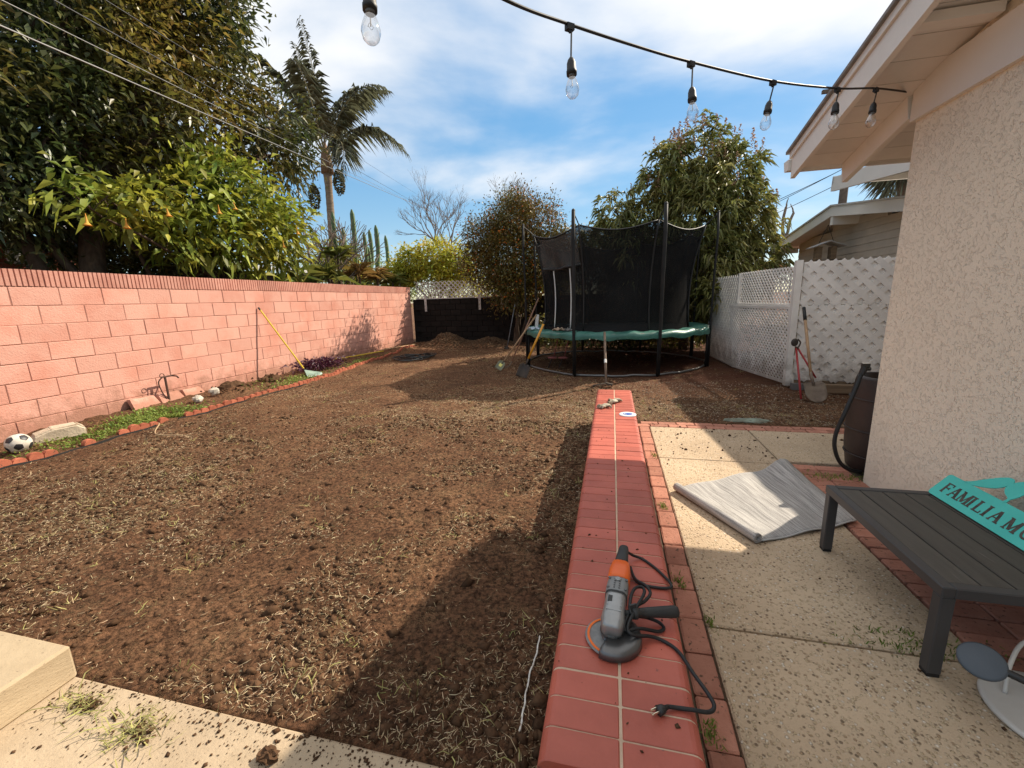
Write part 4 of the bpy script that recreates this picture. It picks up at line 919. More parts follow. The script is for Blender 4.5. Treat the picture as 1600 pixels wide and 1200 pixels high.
# round point shovel
t_ = thing('round_shovel', 'wooden round point shovel with black grip leaning on the lattice panel', 'shovel', (2.74, 6.35, 0))
a, c = Vector((2.80, 7.19, 1.26)), Vector((2.74, 6.58, .34)); d = (c-a).normalized(); shaft(t_, a+d*.2, c, .020, WOODH); MB().tube([a, a+d*.22], .023, 10).build('grip', RUBBER, t_, True)
d2 = (Vector((2.76, 6.33, .0))-c).normalized(); shaft(t_, c-d*.04, c+d2*.16, .021, RUSTY, 'socket'); blade(t_, c+d2*.11, d2, (0, -1, .25), .27, .31, RUSTY, True)
t_ = thing('lopper', 'pair of loppers with red handles leaning upside down by the gate', 'loppers', (2.64, 6.5, 0))
hp = Vector((2.70, 7.05, .72)); shaft(t_, hp+Vector((0, 0, -.05)), (2.60, 6.45, .02), .014, REDH); shaft(t_, hp+Vector((.02, 0, -.05)), (2.92, 6.85, .25), .014, REDH)
MB().ball(hp+Vector((-.02, .02, .03)), (.05, .015, .06), 12, 7).build('cutting_blade', DSTEEL, t_, True); MB().tube(smoothpath([hp+Vector((.03, 0, -.04)), hp+Vector((.05, 0, .03)), hp+Vector((.01, 0, .08))]), .011, 6).build('hook_blade', DSTEEL, t_); MB().tube([hp+Vector((.01, -.02, -.05)), hp+Vector((.01, .02, -.05))], .02, 10).build('pivot', DSTEEL, t_)
lump('green_stone', (1.60, 5.30, .006), (.24, .09, .016), TEALSTONE, 'flat greenish stone at the edge of the patio border', 'stone', None, .3, .05, (18, 8))

# ------------------------------------------------------------------ house on the right
HX, HY = 1.97, 3.65; EX, EY, EZ, SL = 1.55, 4.53, 2.575, .247; RY = .8
rz = lambda y: EZ+SL*(EY-y) if y > RY else EZ+SL*(EY-RY)-SL*(RY-y)
hs = thing('stucco_house', 'cream stucco house corner with overhanging gable roof on the right', 'house', (HX, HY, 0))
zc = rz(HY)
b = MB(); yb = -2.6
poly = [(yb, -.05), (HY, -.05), (HY, zc-.01), (RY, rz(RY)-.01), (yb, rz(yb)-.01)]
b.prism(poly, (HX+.2, 0, 0), (0, 1, 0), (0, 0, 1), -.2); b.v = b.v
w1 = b.build('stucco_wall', STUCCO, hs)
MB().box((HX+2.5, HY-.1, zc/2-.05), (4.6, .196, zc-.05)).build('back_wall', STUCCO, hs)
b = MB(); ft, fb = 2.86, 2.60; yk = EY-(ft-EZ)/SL
b.prism([(yb, fb), (HY+.012, fb), (HY+.012, rz(HY)-.004), (yk, ft), (yb, ft)], (HX+.002, 0, 0), (0, 1, 0), (0, 0, 1), -.034); b.build('frieze_board', TRIM, hs)
# soffit boards running between the rake and the wall
y = EY-.02; wdt = .19
while y > -2.4:
    y2 = y-wdt
    if y2 > RY or y < RY:
        b = MB(); za, zb_ = rz(y-.004), rz(y2)
        b.hexa([(EX+.03, y2, zb_-.0), (7, y2, zb_-.0), (7, y-.006, za), (EX+.03, y-.006, za)], [(EX+.03, y2, zb_+.02), (7, y2, zb_+.02), (7, y-.006, za+.02), (EX+.03, y-.006, za+.02)])
        b.build('soffit_board', SOFFIT, hs)
    y = y2
def rake(x0, x1, lo, hi, m_, name, ext=0):
    for ya, yb2 in ((EY+ext, RY), (RY, -2.6)):
        b = MB(); za, zb_ = rz(ya) if ya < EY else EZ+SL*(EY-ya), rz(yb2)
        b.hexa([(x0, yb2, zb_+lo), (x1, yb2, zb_+lo), (x1, ya, za+lo), (x0, ya, za+lo)], [(x0, yb2, zb_+hi), (x1, yb2, zb_+hi), (x1, ya, za+hi), (x0, ya, za+hi)]); b.build(name, m_, hs)
rake(EX-.005, EX+.03, -.075, .095, TRIM, 'rake_fascia'); rake(EX-.022, EX+.02, .098, .150, TRIM, 'rake_moulding', .02)
rake(EX-.045, 7, .152, .176, SHINGLE, 'roofing', .05)
MB().box(((EX+7)/2+.02, EY-.012, EZ+.03), (7-EX-.05, .034, .11)).build('eave_fascia', TRIM, hs)
b = MB(); b.hexa([(EX-.03, EY+.012, EZ-.0), (7, EY+.012, EZ-.0), (7, EY+.09, EZ-.0), (EX-.03, EY+.09, EZ-.0)], [(EX-.03, EY+.012, EZ+.09), (7, EY+.012, EZ+.09), (7, EY+.12, EZ+.09), (EX-.03, EY+.12, EZ+.09)]); b.build('gutter', TRIM, hs)
MB().box((HX-.02, (HY+EY)/2, 2.60), (.04, EY-HY-.05, .16), Matrix.Rotation(-SL, 3, 'X')).build('lookout_rafter', TRIM, hs)
MB().bar((EX+.04, 3.05, rz(3.05)-.03), (HX-.03, 3.05, rz(3.05)-.03), .09, .05).build('outlooker', TRIM, hs)
MB().bar((EX+.04, 2.45, rz(2.45)-.02), (HX-.03, 2.45, rz(2.45)-.02), .09, .035).build('outlooker', TRIM, hs)

# ------------------------------------------------------------------ neighbour's patio cover beam beyond the fence
pc_ = thing('patio_cover', 'white neighbour patio cover beam seen past the house corner', 'patio cover', (3.9, 9.3, 0))
MB().bar((3.9, 9.34, 3.40), (3.9, 5.2, 2.98), .06, .235).build('edge_beam', TRIM, pc_)
MB().bar((3.87, 9.30, 3.46), (7.6, 9.30, 3.46), .05, .14).build('end_beam', TRIM, pc_)
b = MB(); b.hexa([(3.93, 5.2, 3.09), (7.6, 5.2, 3.09), (7.6, 9.27, 3.51), (3.93, 9.27, 3.51)], [(3.93, 5.2, 3.11), (7.6, 5.2, 3.11), (7.6, 9.27, 3.53), (3.93, 9.27, 3.53)]); b.build('roof_deck', SHINGLEW, pc_)
for px, py in ((7.4, 9.2), (7.4, 5.4)): MB().box((px, py, 1.65), (.1, .1, 3.3)).build('post', TRIM, pc_)
# ------------------------------------------------------------------ neighbour's house behind the fence
NX = 4.5; nr = lambda y: 3.25-.142*abs(y-10.73)
nh = thing('neighbour_house', 'low cream gabled house behind the lattice fence', 'house', (5, 10.7, 0))
for ya, yb2 in ((14.0, 10.73), (10.73, 6.0)):
    for x0, x1, lo, hi, m_, nm in ((NX, NX+.035, -.20, .0, TRIM, 'rake_fascia'), (NX-.03, 12, .002, .035, SHINGLEW, 'roofing'), (NX+.035, 12, -.10, -.07, SOFFIT, 'soffit')):
        b = MB(); za, zb_ = nr(ya), nr(yb2)
        b.hexa([(x0, yb2, zb_+lo), (x1, yb2, zb_+lo), (x1, ya, za+lo), (x0, ya, za+lo)], [(x0, yb2, zb_+hi), (x1, yb2, zb_+hi), (x1, ya, za+hi), (x0, ya, za+hi)]); b.build(nm, m_, nh)
for k in range(22):     # lap siding boards
    z0 = .1+.145*k; z1 = z0+.143
    ymax = 13.55; ymin = 6.3
    zt = lambda y: nr(y)-.105
    if z0 < zt(ymax): ya, yb2 = ymin, ymax
    else:
        dy = (3.25-.105-z1)/.142; ya, yb2 = max(ymin, 10.73-dy), min(ymax, 10.73+dy)
        if dy < .15: continue
    b = MB(); b.hexa([(5.0, ya, z0), (5.06, ya, z0), (5.06, yb2, z0), (5.0, yb2, z0)], [(5.012, ya, z1), (5.06, ya, z1), (5.06, yb2, z1), (5.012, yb2, z1)]); b.build('siding_board', SIDING, nh)
MB().box((8.6, 9.9, 1.3), (7.0, 7.2, 2.6)).build('house_core', SIDING, nh)
MB().bar((NX+.02, 10.73, 2.98), (5.3, 10.73, 2.98), .10, .22).build('ridge_beam', TRIM, nh)
MB().box((NX+.25, 13.6, 2.62), (.5, .05, .14)).build('corner_trim', TRIM, nh)
wd_ = MB().box((4.99, 8.3, 1.95), (.05, 1.0, .75)).build('window', TRIM, nh); MB().box((4.962, 8.3, 1.95), (.012, .88, .62)).build('pane', mat('dark window glass', (.03, .035, .04), None, rough=.08, spec=.6), wd_)
aw = thing('tan_awning', 'small tan awning beyond the left end of the lattice fence', 'awning', (3.6, 12.3, 2.0))
b = MB(); b.hexa([(2.9, 11.9, 1.96), (4.4, 11.9, 1.96), (4.45, 13.0, 2.24), (2.95, 13.0, 2.24)], [(2.9, 11.9, 1.975), (4.4, 11.9, 1.975), (4.45, 13.0, 2.255), (2.95, 13.0, 2.255)]); b.build('cloth', AWNING, aw)
for x in (3.0, 4.3): MB().tube([(x, 11.95, 1.96), (x, 11.95, 0)], .02, 6).build('pole', BLACKM, aw)
bfd = thing('bird_feeder', 'hanging wooden bird feeder with little pitched roof under the ridge beam', 'bird feeder', (4.40, 10.6, 2.1))
fx, fy = 4.42, 10.6
for s in (-1, 1): MB().tube([(fx, fy, 2.86), (fx+s*.13, fy-.02*s, 2.50)], .006, 5).build('cord', WIREM, bfd)
b = MB(); b.prism([(-.30, 2.40), (0, 2.51), (.30, 2.40), (.30, 2.415), (0, 2.53), (-.30, 2.415)], (fx, fy-.2, 0), (1, 0, 0), (0, 0, 1), -.4); b.build('roof', mat('weathered feeder roof', (.36, .35, .34), (.28, .27, .26), 9, .8), bfd)
for dx in (-.14, .13): MB().box((fx+dx, fy, 2.25), (.10, .16, .33)).build('seed_box', LUMBER, bfd)
MB().box((fx, fy, 2.07), (.5, .3, .03)).build('tray', LUMBER, bfd); MB().tube([(fx-.25, fy-.15, 2.14), (fx+.25, fy-.15, 2.14)], .008, 5).build('perch', DSTEEL, bfd)
# ------------------------------------------------------------------ rain barrel
rb = thing('rain_barrel', 'dark brown rain barrel behind the house corner', 'barrel', (2.22, 3.96, 0))
b = MB(); b.lathe([(.21, .0), (.235, .02), (.262, .2), (.27, .4), (.258, .62), (.235, .78), (.228, .80), (.20, .80), (.195, .72), (.02, .72)], 32, (2.235, 3.945, 0)); b.build('body', BARREL, rb, True)
for z, r in ((.14, .258), (.36, .272), (.62, .262)): MB().tube([(2.235+r*math.cos(a), 3.945+r*math.sin(a), z) for a in np.linspace(0, 6.283, 33)[:-1]], .006, 6, closed=True).build('rib', BARREL, rb, True)
hz = thing('drain_hose', 'black hose looping down the side of the rain barrel', 'hose', (1.8, 3.7, 0))
MB().tube(smoothpath([(1.936, 3.80, .86), (1.912, 3.78, .792), (1.877, 3.75, .709), (1.807, 3.70, .547), (1.767, 3.70, .387), (1.766, 3.70, .268), (1.811, 3.70, .145), (1.892, 3.72, .07), (2.0, 3.75, .04)]), .015, 10).build('tube', RUBBER, hz, True)
MB().tube([(1.936, 3.80, .84), (1.95, 3.80, .90)], .022, 10).box((1.955, 3.80, .915), (.05, .03, .03)).tube([(1.93, 3.80, .885), (1.99, 3.80, .885)], .014, 8).build('coupling', PLASTB, hz)

# ------------------------------------------------------------------ rug
A_, B_, C_, D_ = Vector((.50, 3.22, 0)), Vector((.875, 2.555, 0)), Vector((1.585, 2.93, 0)), Vector((1.50, 3.86, 0))
rg = thing('rug', 'grey woven outdoor rug half unrolled across the patio', 'rug', (1.1, 3.1, 0))
nu, nv = 44, 30; v = []; uv = []; f = []
rolln = 34; rr = .034
prof = []    # across the rug (u direction): coil at A-B, then flat to C-D
for i in range(rolln+1):
    a = -math.pi/2-(1-i/rolln)*math.pi*2*1.55; r = rr*(.55+.45*i/rolln); prof.append((rr-.0+r*math.cos(a)*1.0-.0, rr+.006+r*math.sin(a), -(1-i/rolln)*.25))
flat = [(rr+(1-rr)*k/nu, .007, k/nu) for k in range(1, nu+1)]
full = prof+flat
for j in range(nv+1):
    t = j/nv; e0 = A_.lerp(B_, t); e1 = D_.lerp(C_, t); d = (e1-e0); ln = d.length; dn = d.normalized()
    for k, (s, z, uu) in enumerate(full):
        if k <= rolln: p = e0+dn*(s-.02)+Vector((0, 0, z))
        else:
            p = e0+d*(s if s > .04 else .04); q = s
            lift = .010*(1+math.sin(q*14+t*2.2+math.sin(t*5)))*(.3+.7*q)+.055*math.exp(-((q-.93)/.10)**2)*max(0, 1-t*1.6)**1.0+.012*math.sin(q*9+t*3)**2*(1-t)*.6+.004*math.sin(t*11+q*5)**2
            p = p+Vector((0, 0, z+lift))
        v.append(p); uv.append((uu, t))
m_ = len(full)
for j in range(nv):
    for k in range(m_-1): f.append((j*m_+k, j*m_+k+1, (j+1)*m_+k+1, (j+1)*m_+k))
o = MB().add(v, f).build('pile', RUG, rg, True)
ul = o.data.uv_layers.new(name='UVMap')
for lp in o.data.loops: ul.data[lp.index].uv = uv[lp.vertex_index]
sd = o.modifiers.new('solid', 'SOLIDIFY'); sd.thickness = .007; sd.offset = 1
for q, nm in ((0, 'bound_edge'), (nv, 'bound_edge')):
    pts = [v[q*m_+k]+Vector((0, 0, .003)) for k in range(rolln+1, m_, 2)]; MB().tube(pts, .0055, 6).build(nm, mat('pale rug binding', (.46, .45, .43), None, rough=.9), rg, True)

# ------------------------------------------------------------------ bench
bn = thing('slatted_bench', 'low charcoal metal bench with dark slats beside the stucco wall', 'bench', (1.58, 2.15, 0))
bx0, bx1, by0, by1, bz = 1.222, 1.945, 1.700, 2.598, .40
fwid, fth = .042, .045
def chb(name, c, d, m_, par, ch=.004): return inst(name, cbox(name, d, ch, m_), c, par)
chb('side_rail', (bx0+fwid/2, (by0+by1)/2, bz-fth/2), (fwid, by1-by0, fth), BENCHF, bn); chb('side_rail', (bx1-fwid/2, (by0+by1)/2, bz-fth/2), (fwid, by1-by0, fth), BENCHF, bn)
chb('end_rail', ((bx0+bx1)/2, by0+fwid/2, bz-fth/2-.0005), (bx1-bx0-2*fwid, fwid, fth), BENCHF, bn); chb('end_rail', ((bx0+bx1)/2, by1-fwid/2, bz-fth/2-.0005), (bx1-bx0-2*fwid, fwid, fth), BENCHF, bn)
ns = 6; sw2 = (bx1-bx0-2*fwid)/ns
for k in range(ns): chb('slat', (bx0+fwid+sw2*(k+.5), (by0+by1)/2, bz-.012), (sw2-.007, by1-by0-2*fwid-.004, .016), BENCHS, bn, .002)
for x in (bx0+.027, bx1-.027):
    for y in (by0+.027, by1-.027):
        lg = chb('leg', (x, y, (bz-fth)/2+.008), (.048, .048, bz-fth-.016), BENCHF, bn); chb('foot_cap', (x, y, .0085), (.044, .044, .015), RUBBER, lg, .002)
chb('under_brace', ((bx0+bx1)/2, (by0+by1)/2, bz-.034), (bx1-bx0-2*fwid, .03, .02), BENCHF, bn)

# ------------------------------------------------------------------ turquoise name sign
so_, su, sv = Vector((1.700, 2.580, .4035)), Vector((0, -1, 0)), Vector((.765, .26, .60)).normalized()
sg = thing('name_sign', 'turquoise metal family name sign with birds leaning on the wall', 'sign', so_)
nrm = su.cross(sv).normalized()
r_ = .018; Wd_, Hd_ = .98, .155
def rcorner(cx, cy, a0): return [(cx+r_*math.cos(a0+k*math.pi/8), cy+r_*math.sin(a0+k*math.pi/8)) for k in range(5)]
pl_ = rcorner(Wd_-r_, r_, -math.pi/2)+rcorner(Wd_-r_, Hd_-r_, 0)+rcorner(r_, Hd_-r_, math.pi/2)+rcorner(r_, r_, math.pi)
if nrm.x > 0: sgn_ = -1
else: sgn_ = 1
MB().prism(pl_, so_, su, sv, .004*sgn_).build('plate', TEAL, sg)
def bird(pts, nm='bird'):
    k = smoothpath([(a, b, 0) for a, b in pts]+[(pts[0][0], pts[0][1], 0)], 4)[:-1]
    MB().prism([(p.x, p.y) for p in k], so_+nrm*sgn_*.0005, su, sv, .0035*sgn_).build(nm, TEAL, sg)
bird([(.085, .150), (.12, .172), (.16, .215), (.20, .255), (.235, .280), (.262, .283), (.275, .268), (.27, .25), (.262, .225), (.235, .195), (.19, .172), (.14, .155)])
bird([(.318, .150), (.322, .178), (.292, .195), (.272, .218), (.268, .246), (.285, .276), (.31, .296), (.335, .298), (.352, .275), (.358, .24), (.350, .205), (.336, .178), (.334, .150)])
bird([(.44, .15), (.455, .19), (.47, .23), (.50, .27), (.53, .28), (.545, .255), (.535, .21), (.50, .17), (.47, .15)])
MB().prism([(.60, .148), (.61, .30), (.62, .30), (.615, .148)], so_, su, sv, .0035*sgn_).build('stalk', TEAL, sg)
LT = {   # strokes x0,y0,x1,y1,width (unit cap height)
 'F': [(.12,0,.12,1,.17),(.0,.04,.26,.04,.08),(0,.96,.62,.96,.09),(.12,.52,.46,.52,.10),(.60,1,.60,.76,.07),(.46,.64,.46,.40,.06)],
 'A': [(.10,.04,.38,1,.10),(.40,1,.66,.04,.19),(.18,.36,.54,.36,.09),(0,.04,.22,.04,.08),(.50,.04,.82,.04,.08)],
 'M': [(.12,0,.12,1,.10),(.14,.98,.46,.08,.18),(.46,.08,.76,.98,.09),(.78,0,.78,1,.18),(0,.04,.26,.04,.08),(.62,.04,.94,.04,.08),(0,.96,.2,.96,.08),(.70,.96,.94,.96,.08)],
 'I': [(.16,0,.16,1,.18),(0,.04,.32,.04,.08),(0,.96,.32,.96,.08)],
 'L': [(.14,0,.14,1,.17),(0,.96,.30,.96,.08),(0,.04,.62,.04,.09),(.60,0,.60,.28,.07)],
}
def letter(ch, x, y, h):
    b = MB()
    segs = LT.get(ch) or [(.38+.30*math.cos(a), .5+.42*math.sin(a), .38+.30*math.cos(a+.45), .5+.42*math.sin(a+.45), .13) for a in np.arange(0, 6.28, .4189)]
    for i, (x0, y0, x1, y1, wq) in enumerate(segs):
        p = Vector((x0, y0, 0)); q = Vector((x1, y1, 0)); d = (q-p).normalized(); s_ = Vector((-d.y, d.x, 0))*wq*.55
        pts = [p-s_, q-s_, q+s_, p+s_]; b.prism([(x+a.x*h, y+a.y*h) for a in pts], so_+nrm*sgn_*.0035, su, sv, (.0012+.00015*i)*sgn_)
    b.build('letter', LETTER, sg)
xx = {'F': .046, 'A': .094, 'M': .150, 'I': .213, 'L': .250, 'i': .302, 'a': .338, 'm': .415, 'O': .492}
for kx, x in xx.items(): letter(kx.upper(), x, .038, .069)

# ------------------------------------------------------------------ white stand with slate paddle, lower right
ws = thing('paddle_stand', 'white round stand with slate blue paddle on a dark stem beside the bench', 'stand', (1.60, 1.56, 0))
MB().lathe([(.0, .004), (.20, .004), (.205, .012), (.20, .022), (.185, .020), (.0, .018)], 40, (1.55, 1.58, 0)).build('base_tray', OFFW, ws, True)
for x, y in ((1.50, 1.46), (1.70, 1.63)): MB().lathe([(.036, .018), (.034, .075), (.027, .078), (.026, .03), (.001, .03)], 20, (x, y, 0)).build('post', OFFW, ws, True)
MB().lathe([(.11, .018), (.105, .09), (.09, .10), (.085, .05), (.001, .05)], 32, (1.62, 1.60, 0)).build('cup', OFFW, ws, True)
MB().tube(smoothpath([(1.44, 1.66, .02), (1.47, 1.70, .11), (1.55, 1.76, .17), (1.66, 1.77, .18), (1.76, 1.72, .12), (1.78, 1.66, .02)]), .007, 8).build('hoop', OFFW, ws, True)
MB().box((1.64, 1.72, .11), (.05, .02, .09)).build('tab', OFFW, ws)
Mt = Vector((-.42, -.50, 1)).to_track_quat('Z', 'Y').to_matrix()
MB().lathe([(.001, 0), (.055, 0), (.062, .004), (.062, .010), (.055, .014), (.001, .015)], 36, (1.285, 1.578, .205), Mt).build('paddle', BLUEG, ws, True)
MB().tube(smoothpath([(1.325, 1.548, .207), (1.40, 1.49, .20), (1.47, 1.44, .18), (1.50, 1.455, .12), (1.50, 1.46, .07)]), [.013]*7+[.014]*18, 10).build('stem', PLASTB, ws, True)

# ------------------------------------------------------------------ angle grinder on the coping
CZ = .4025
gr = thing('angle_grinder', 'orange and grey angle grinder lying on the red coping', 'angle grinder', (.03, 1.35, CZ))
ax = Vector((.045, .40, .012)); g0 = Vector((.020, 1.215, CZ+.062)); axn = ax.normalized()
Mg = axn.to_track_quat('Z', 'Y').to_matrix()
MB().lathe([(.001, 0), (.084, 0), (.086, .003), (.084, .006), (.001, .006)], 40, (.018, 1.205, CZ+.004), Matrix.Rotation(.05, 3, 'Y')).build('disc', LABELC, gr, True)
b = MB(); b.ring([(.072, 0), (.0795, 0), (.0795, .0012), (.072, .0012)], 40, (.018, 1.205, CZ+.011), Matrix.Rotation(.05, 3, 'Y')); 
b.build('disc_label', mat('orange black label', (.80, .17, .02), (.75, .14, .02), 5, .6), gr)
MB().lathe([(.001, 0), (.034, 0), (.034, .004), (.02, .012), (.001, .012)], 24, (.018, 1.205, CZ+.011)).build('flange', STEELD, gr, True)
# guard: half shroud on the right/front
v = []; f = []; k = 22
for i in range(k+1):
    a = math.radians(-115)+math.radians(180)*i/k
    for r, z in ((.03, .036), (.080, .034), (.092, .028), (.095, .004), (.091, .003), (.088, .025), (.078, .030), (.03, .032)): v.append(Vector((.018+r*math.cos(a), 1.205+r*math.sin(a), CZ+z)))
m_ = 8
for i in range(k):
    for j in range(m_): f.append((i*m_+j, (i+1)*m_+j, (i+1)*m_+(j+1) % m_, i*m_+(j+1) % m_))
f += [tuple(range(m_)), tuple(reversed(range(k*m_, (k+1)*m_)))]
MB().add(v, f).build('guard', STEELD, gr, True)
MB().lathe([(.001, 0), (.030, 0), (.033, .01), (.031, .035), (.001, .037)], 24, (.018, 1.207, CZ+.022)).build('spindle_neck', STEELD, gr, True)
# gear head: tapered block
def loft(rings, name, m_, par, smooth=True):
    """rings: (distance along axis, half width, half height, lift)"""
    sx_ = axn.cross(Vector((0, 0, 1))).normalized(); uz = sx_.cross(axn).normalized(); v = []; n_ = 20
    for t, hw, hh, lf in rings:
        for j in range(n_):
            a = 2*math.pi*j/n_; ca, sa = math.cos(a), math.sin(a); e = .62
            v.append(g0+axn*t+sx_*hw*math.copysign(abs(ca)**e, ca)+uz*(hh*math.copysign(abs(sa)**e, sa)+lf))
    f = []; k = len(rings)
    for i in range(k-1):
        for j in range(n_): f.append((i*n_+j, i*n_+(j+1) % n_, (i+1)*n_+(j+1) % n_, (i+1)*n_+j))
    f += [tuple(reversed(range(n_))), tuple((k-1)*n_+j for j in range(n_))]
    return MB().add(v, f).build(name, m_, par, smooth)
gh = loft([(-.046, .020, .016, 0), (-.040, .031, .025, 0), (-.01, .038, .029, 0), (.04, .035, .030, .002), (.085, .035, .032, .003), (.10, .036, .033, .004)], 'gear_head', GREYM, gr)
loft([(.100, .036, .034, .004), (.106, .038, .036, .004), (.165, .037, .036, .004), (.172, .036, .034, .004)], 'vent_collar', mat('mid grey housing', (.22, .22, .215), (.18, .18, .175), 12, .5), gr)
loft([(.172, .037, .037, .004), (.185, .040, .039, .004), (.23, .039, .038, .004), (.272, .034, .034, .003), (.280, .030, .030, .002)], 'motor_housing', ORANGE, gr)
loft([(.277, .028, .029, .002), (.305, .025, .030, 0), (.345, .022, .030, -.002), (.39, .020, .027, -.006), (.412, .017, .020, -.010), (.418, .010, .012, -.012)], 'rear_handle', GRIP, gr)
uz = axn.cross(Vector((0, 0, 1))).cross(axn).normalized(); sx_ = axn.cross(Vector((0, 0, 1))).normalized()
for k in range(5):
    for s in (-1, 1):
        p = g0+axn*(.110+.011*k)+uz*.0395; MB().bar(p+sx_*s*.006, p+sx_*s*.026+axn*.004-uz*.006, .005, .003, uz).build('vent_slot', GRIP, gr)
MB().lathe([(.001, 0), (.010, 0), (.010, .004), (.006, .005), (.001, .004)], 18, g0+axn*.155+uz*.040, uz.to_track_quat('Z', 'Y').to_matrix()).build('lock_button', GREYM, gr)
MB().bar(g0+axn*.05+uz*.030-sx_*.016, g0+axn*.075+uz*.032-sx_*.016, .014, .006, uz).build('switch_plate', GRIP, gr)
for s in (-1, 1):
    for t in (.112, .16): MB().lathe([(.001, 0), (.005, 0), (.005, .003), (.001, .003)], 10, g0+axn*t+uz*.036+sx_*s*.030, uz.to_track_quat('Z', 'Y').to_matrix()).build('screw', STEELD, gr)
for k in range(3):      # ribs and seam of the gear case
    p = g0+axn*(.015+.022*k)+uz*.0295; MB().bar(p-sx_*.024, p+sx_*.024, .004, .003, uz).build('case_rib', GREYM, gr)
loft([(.094, .0375, .0345, .004), (.1005, .0375, .0345, .004)], 'case_seam', GRIP, gr)
MB().lathe([(.001, 0), (.037, 0), (.039, .006), (.036, .020), (.030, .024), (.001, .024)], 24, (.018, 1.207, CZ+.026)).build('spindle_housing', mat('dark cast housing', (.12, .12, .118), (.09, .09, .088), 12, .4, metal=.5), gr, True)
h0, h1 = g0+Vector((.03, .035, .005)), Vector((.232, 1.318, CZ+.046)); hd = (h1-h0).normalized()
MB().tube([h0, h0+hd*.03, h0+hd*.035, h0+hd*.05, h0+hd*.055, h0+hd*.09, h0+hd*.15, h1-hd*.01, h1], [.009, .009, .020, .021, .013, .016, .0185, .020, .017], 16).build('side_handle', GRIP, gr, True)
MB().bar(h0+hd*.042, h0+hd*.036+Vector((0, 0, .032)), .006, .022, hd).build('handle_fin', GRIP, gr)
cpts = [(.061, 1.618, CZ+.052), (.075, 1.640, CZ+.045), (.105, 1.655, CZ+.02), (.147, 1.655, CZ+.006), (.203, 1.586, CZ+.006), (.240, 1.500, CZ+.006), (.17, 1.485, CZ+.006), (.11, 1.505, CZ+.007), (.090, 1.556, CZ+.03), (.094, 1.50, CZ+.045), (.105, 1.44, CZ+.060), (.135, 1.405, CZ+.068), (.150, 1.375, CZ+.060), (.125, 1.325, CZ+.062), (.089, 1.285, CZ+.066), (.062, 1.228, CZ+.060), (.060, 1.196, CZ+.050), (.107, 1.222, CZ+.042), (.165, 1.255, CZ+.012), (.187, 1.278, CZ+.008), (.172, 1.300, CZ+.010), (.13, 1.29, CZ+.03), (.080, 1.245, CZ+.072), (.078, 1.30, CZ+.082), (.095, 1.37, CZ+.074), (.122, 1.395, CZ+.066), (.128, 1.36, CZ+.07), (.095, 1.27, CZ+.075), (.066, 1.20, CZ+.058), (.085, 1.185, CZ+.046), (.14, 1.222, CZ+.018), (.185, 1.222, CZ+.006), (.221, 1.190, CZ+.006), (.250, 1.124, CZ+.004), (.280, 1.062, CZ+.002), (.290, 1.033, CZ-.004), (.272, 1.010, CZ-.002), (.226, 1.000, CZ+.006), (.19, .998, CZ+.006), (.168, .993, CZ+.010)]
MB().tube(smoothpath(cpts, 5), .0056, 8).build('cord', RUBBER, gr, True)
pd = Vector((-.045, -.030, 0)).normalized(); p0 = Vector((.166, .992, CZ+.011)); ps = Vector((-pd.y, pd.x, 0))
pg = MB().tube([p0, p0+pd*.012, p0+pd*.016, p0+pd*.034], [.0055, .007, .011, .0135], 12).build('plug', PLASTB, gr, True)
for s, z in ((-1, .004), (1, .004)): MB().bar(p0+pd*.033+ps*s*.006+Vector((0, 0, z)), p0+pd*.052+ps*s*.006+Vector((0, 0, z)), .0015, .006).build('prong', BRASS, pg)
MB().tube([p0+pd*.033+Vector((0, 0, -.005)), p0+pd*.052+Vector((0, 0, -.005))], .0024, 8).build('prong', BRASS, pg)

# gloves, lid, caulk
def glove(c, ang, lab):
    t = thing('work_glove', lab, 'glove', c, 'work gloves on the coping'); M_ = Matrix.Rotation(ang, 3, 'Z'); cv = Vector(c)
    b = MB(); b.ball((0, 0, .018), (.05, .042, .018), 14, 8, .06); b.v = [cv+M_ @ v for v in b.v]; b.build('palm', GLOVE, t, True)
    for k, (x, y, l, a) in enumerate(((.045, .030, .055, .18), (.05, .011, .062, .05), (.05, -.009, .058, -.08), (.043, -.028, .046, -.22), (.0, .042, .05, 1.2))):
        d = Vector((math.cos(a), math.sin(a), 0)); p = Vector((x, y, .016)); pts = [p, p+d*l*.5+Vector((0, 0, .010)), p+d*l+Vector((0, 0, -.006))]
        b = MB(); b.tube(pts, [.012, .0115, .008], 8); b.v = [cv+M_ @ v for v in b.v]; b.build('finger', GLOVE, t, True)
    b = MB(); b.lathe([(.030, 0), (.036, .045), (.033, .046), (.027, .0)], 14, (0, 0, 0), sy=.5); RY_ = Matrix.Rotation(-math.pi/2, 3, 'Y'); b.v = [cv+M_ @ (RY_ @ v+Vector((-.035, 0, .019))) for v in b.v]; b.build('cuff', GLOVE, t)
glove((-.045, 4.22, CZ), -2.3, 'dirty work glove lying nearer the camera on the coping'); glove((.035, 4.40, CZ), .9, 'second dirty work glove lying behind the first on the coping')
ld_ = thing('printed_plate', 'round white plate with blue print on the coping', 'plate', (.160, 3.95, CZ))
MB().lathe([(.001, 0), (.078, 0), (.08, .004), (.074, .008), (.001, .007)], 32, (.160, 3.95, CZ)).build('disc', LIDW, ld_, True)
MB().lathe([(.001, 0), (.045, 0), (.045, .001), (.001, .001)], 28, (.160, 3.95, CZ+.0085), sx=1, sy=.8).build('print_spot', LIDB, ld_)
MB().tube([(.160+.034*math.cos(a), 3.95+.022*math.sin(a), CZ+.0098) for a in np.linspace(.3, 4.4, 14)], .004, 5).build('print_swirl', LIDW, ld_)
pts = []
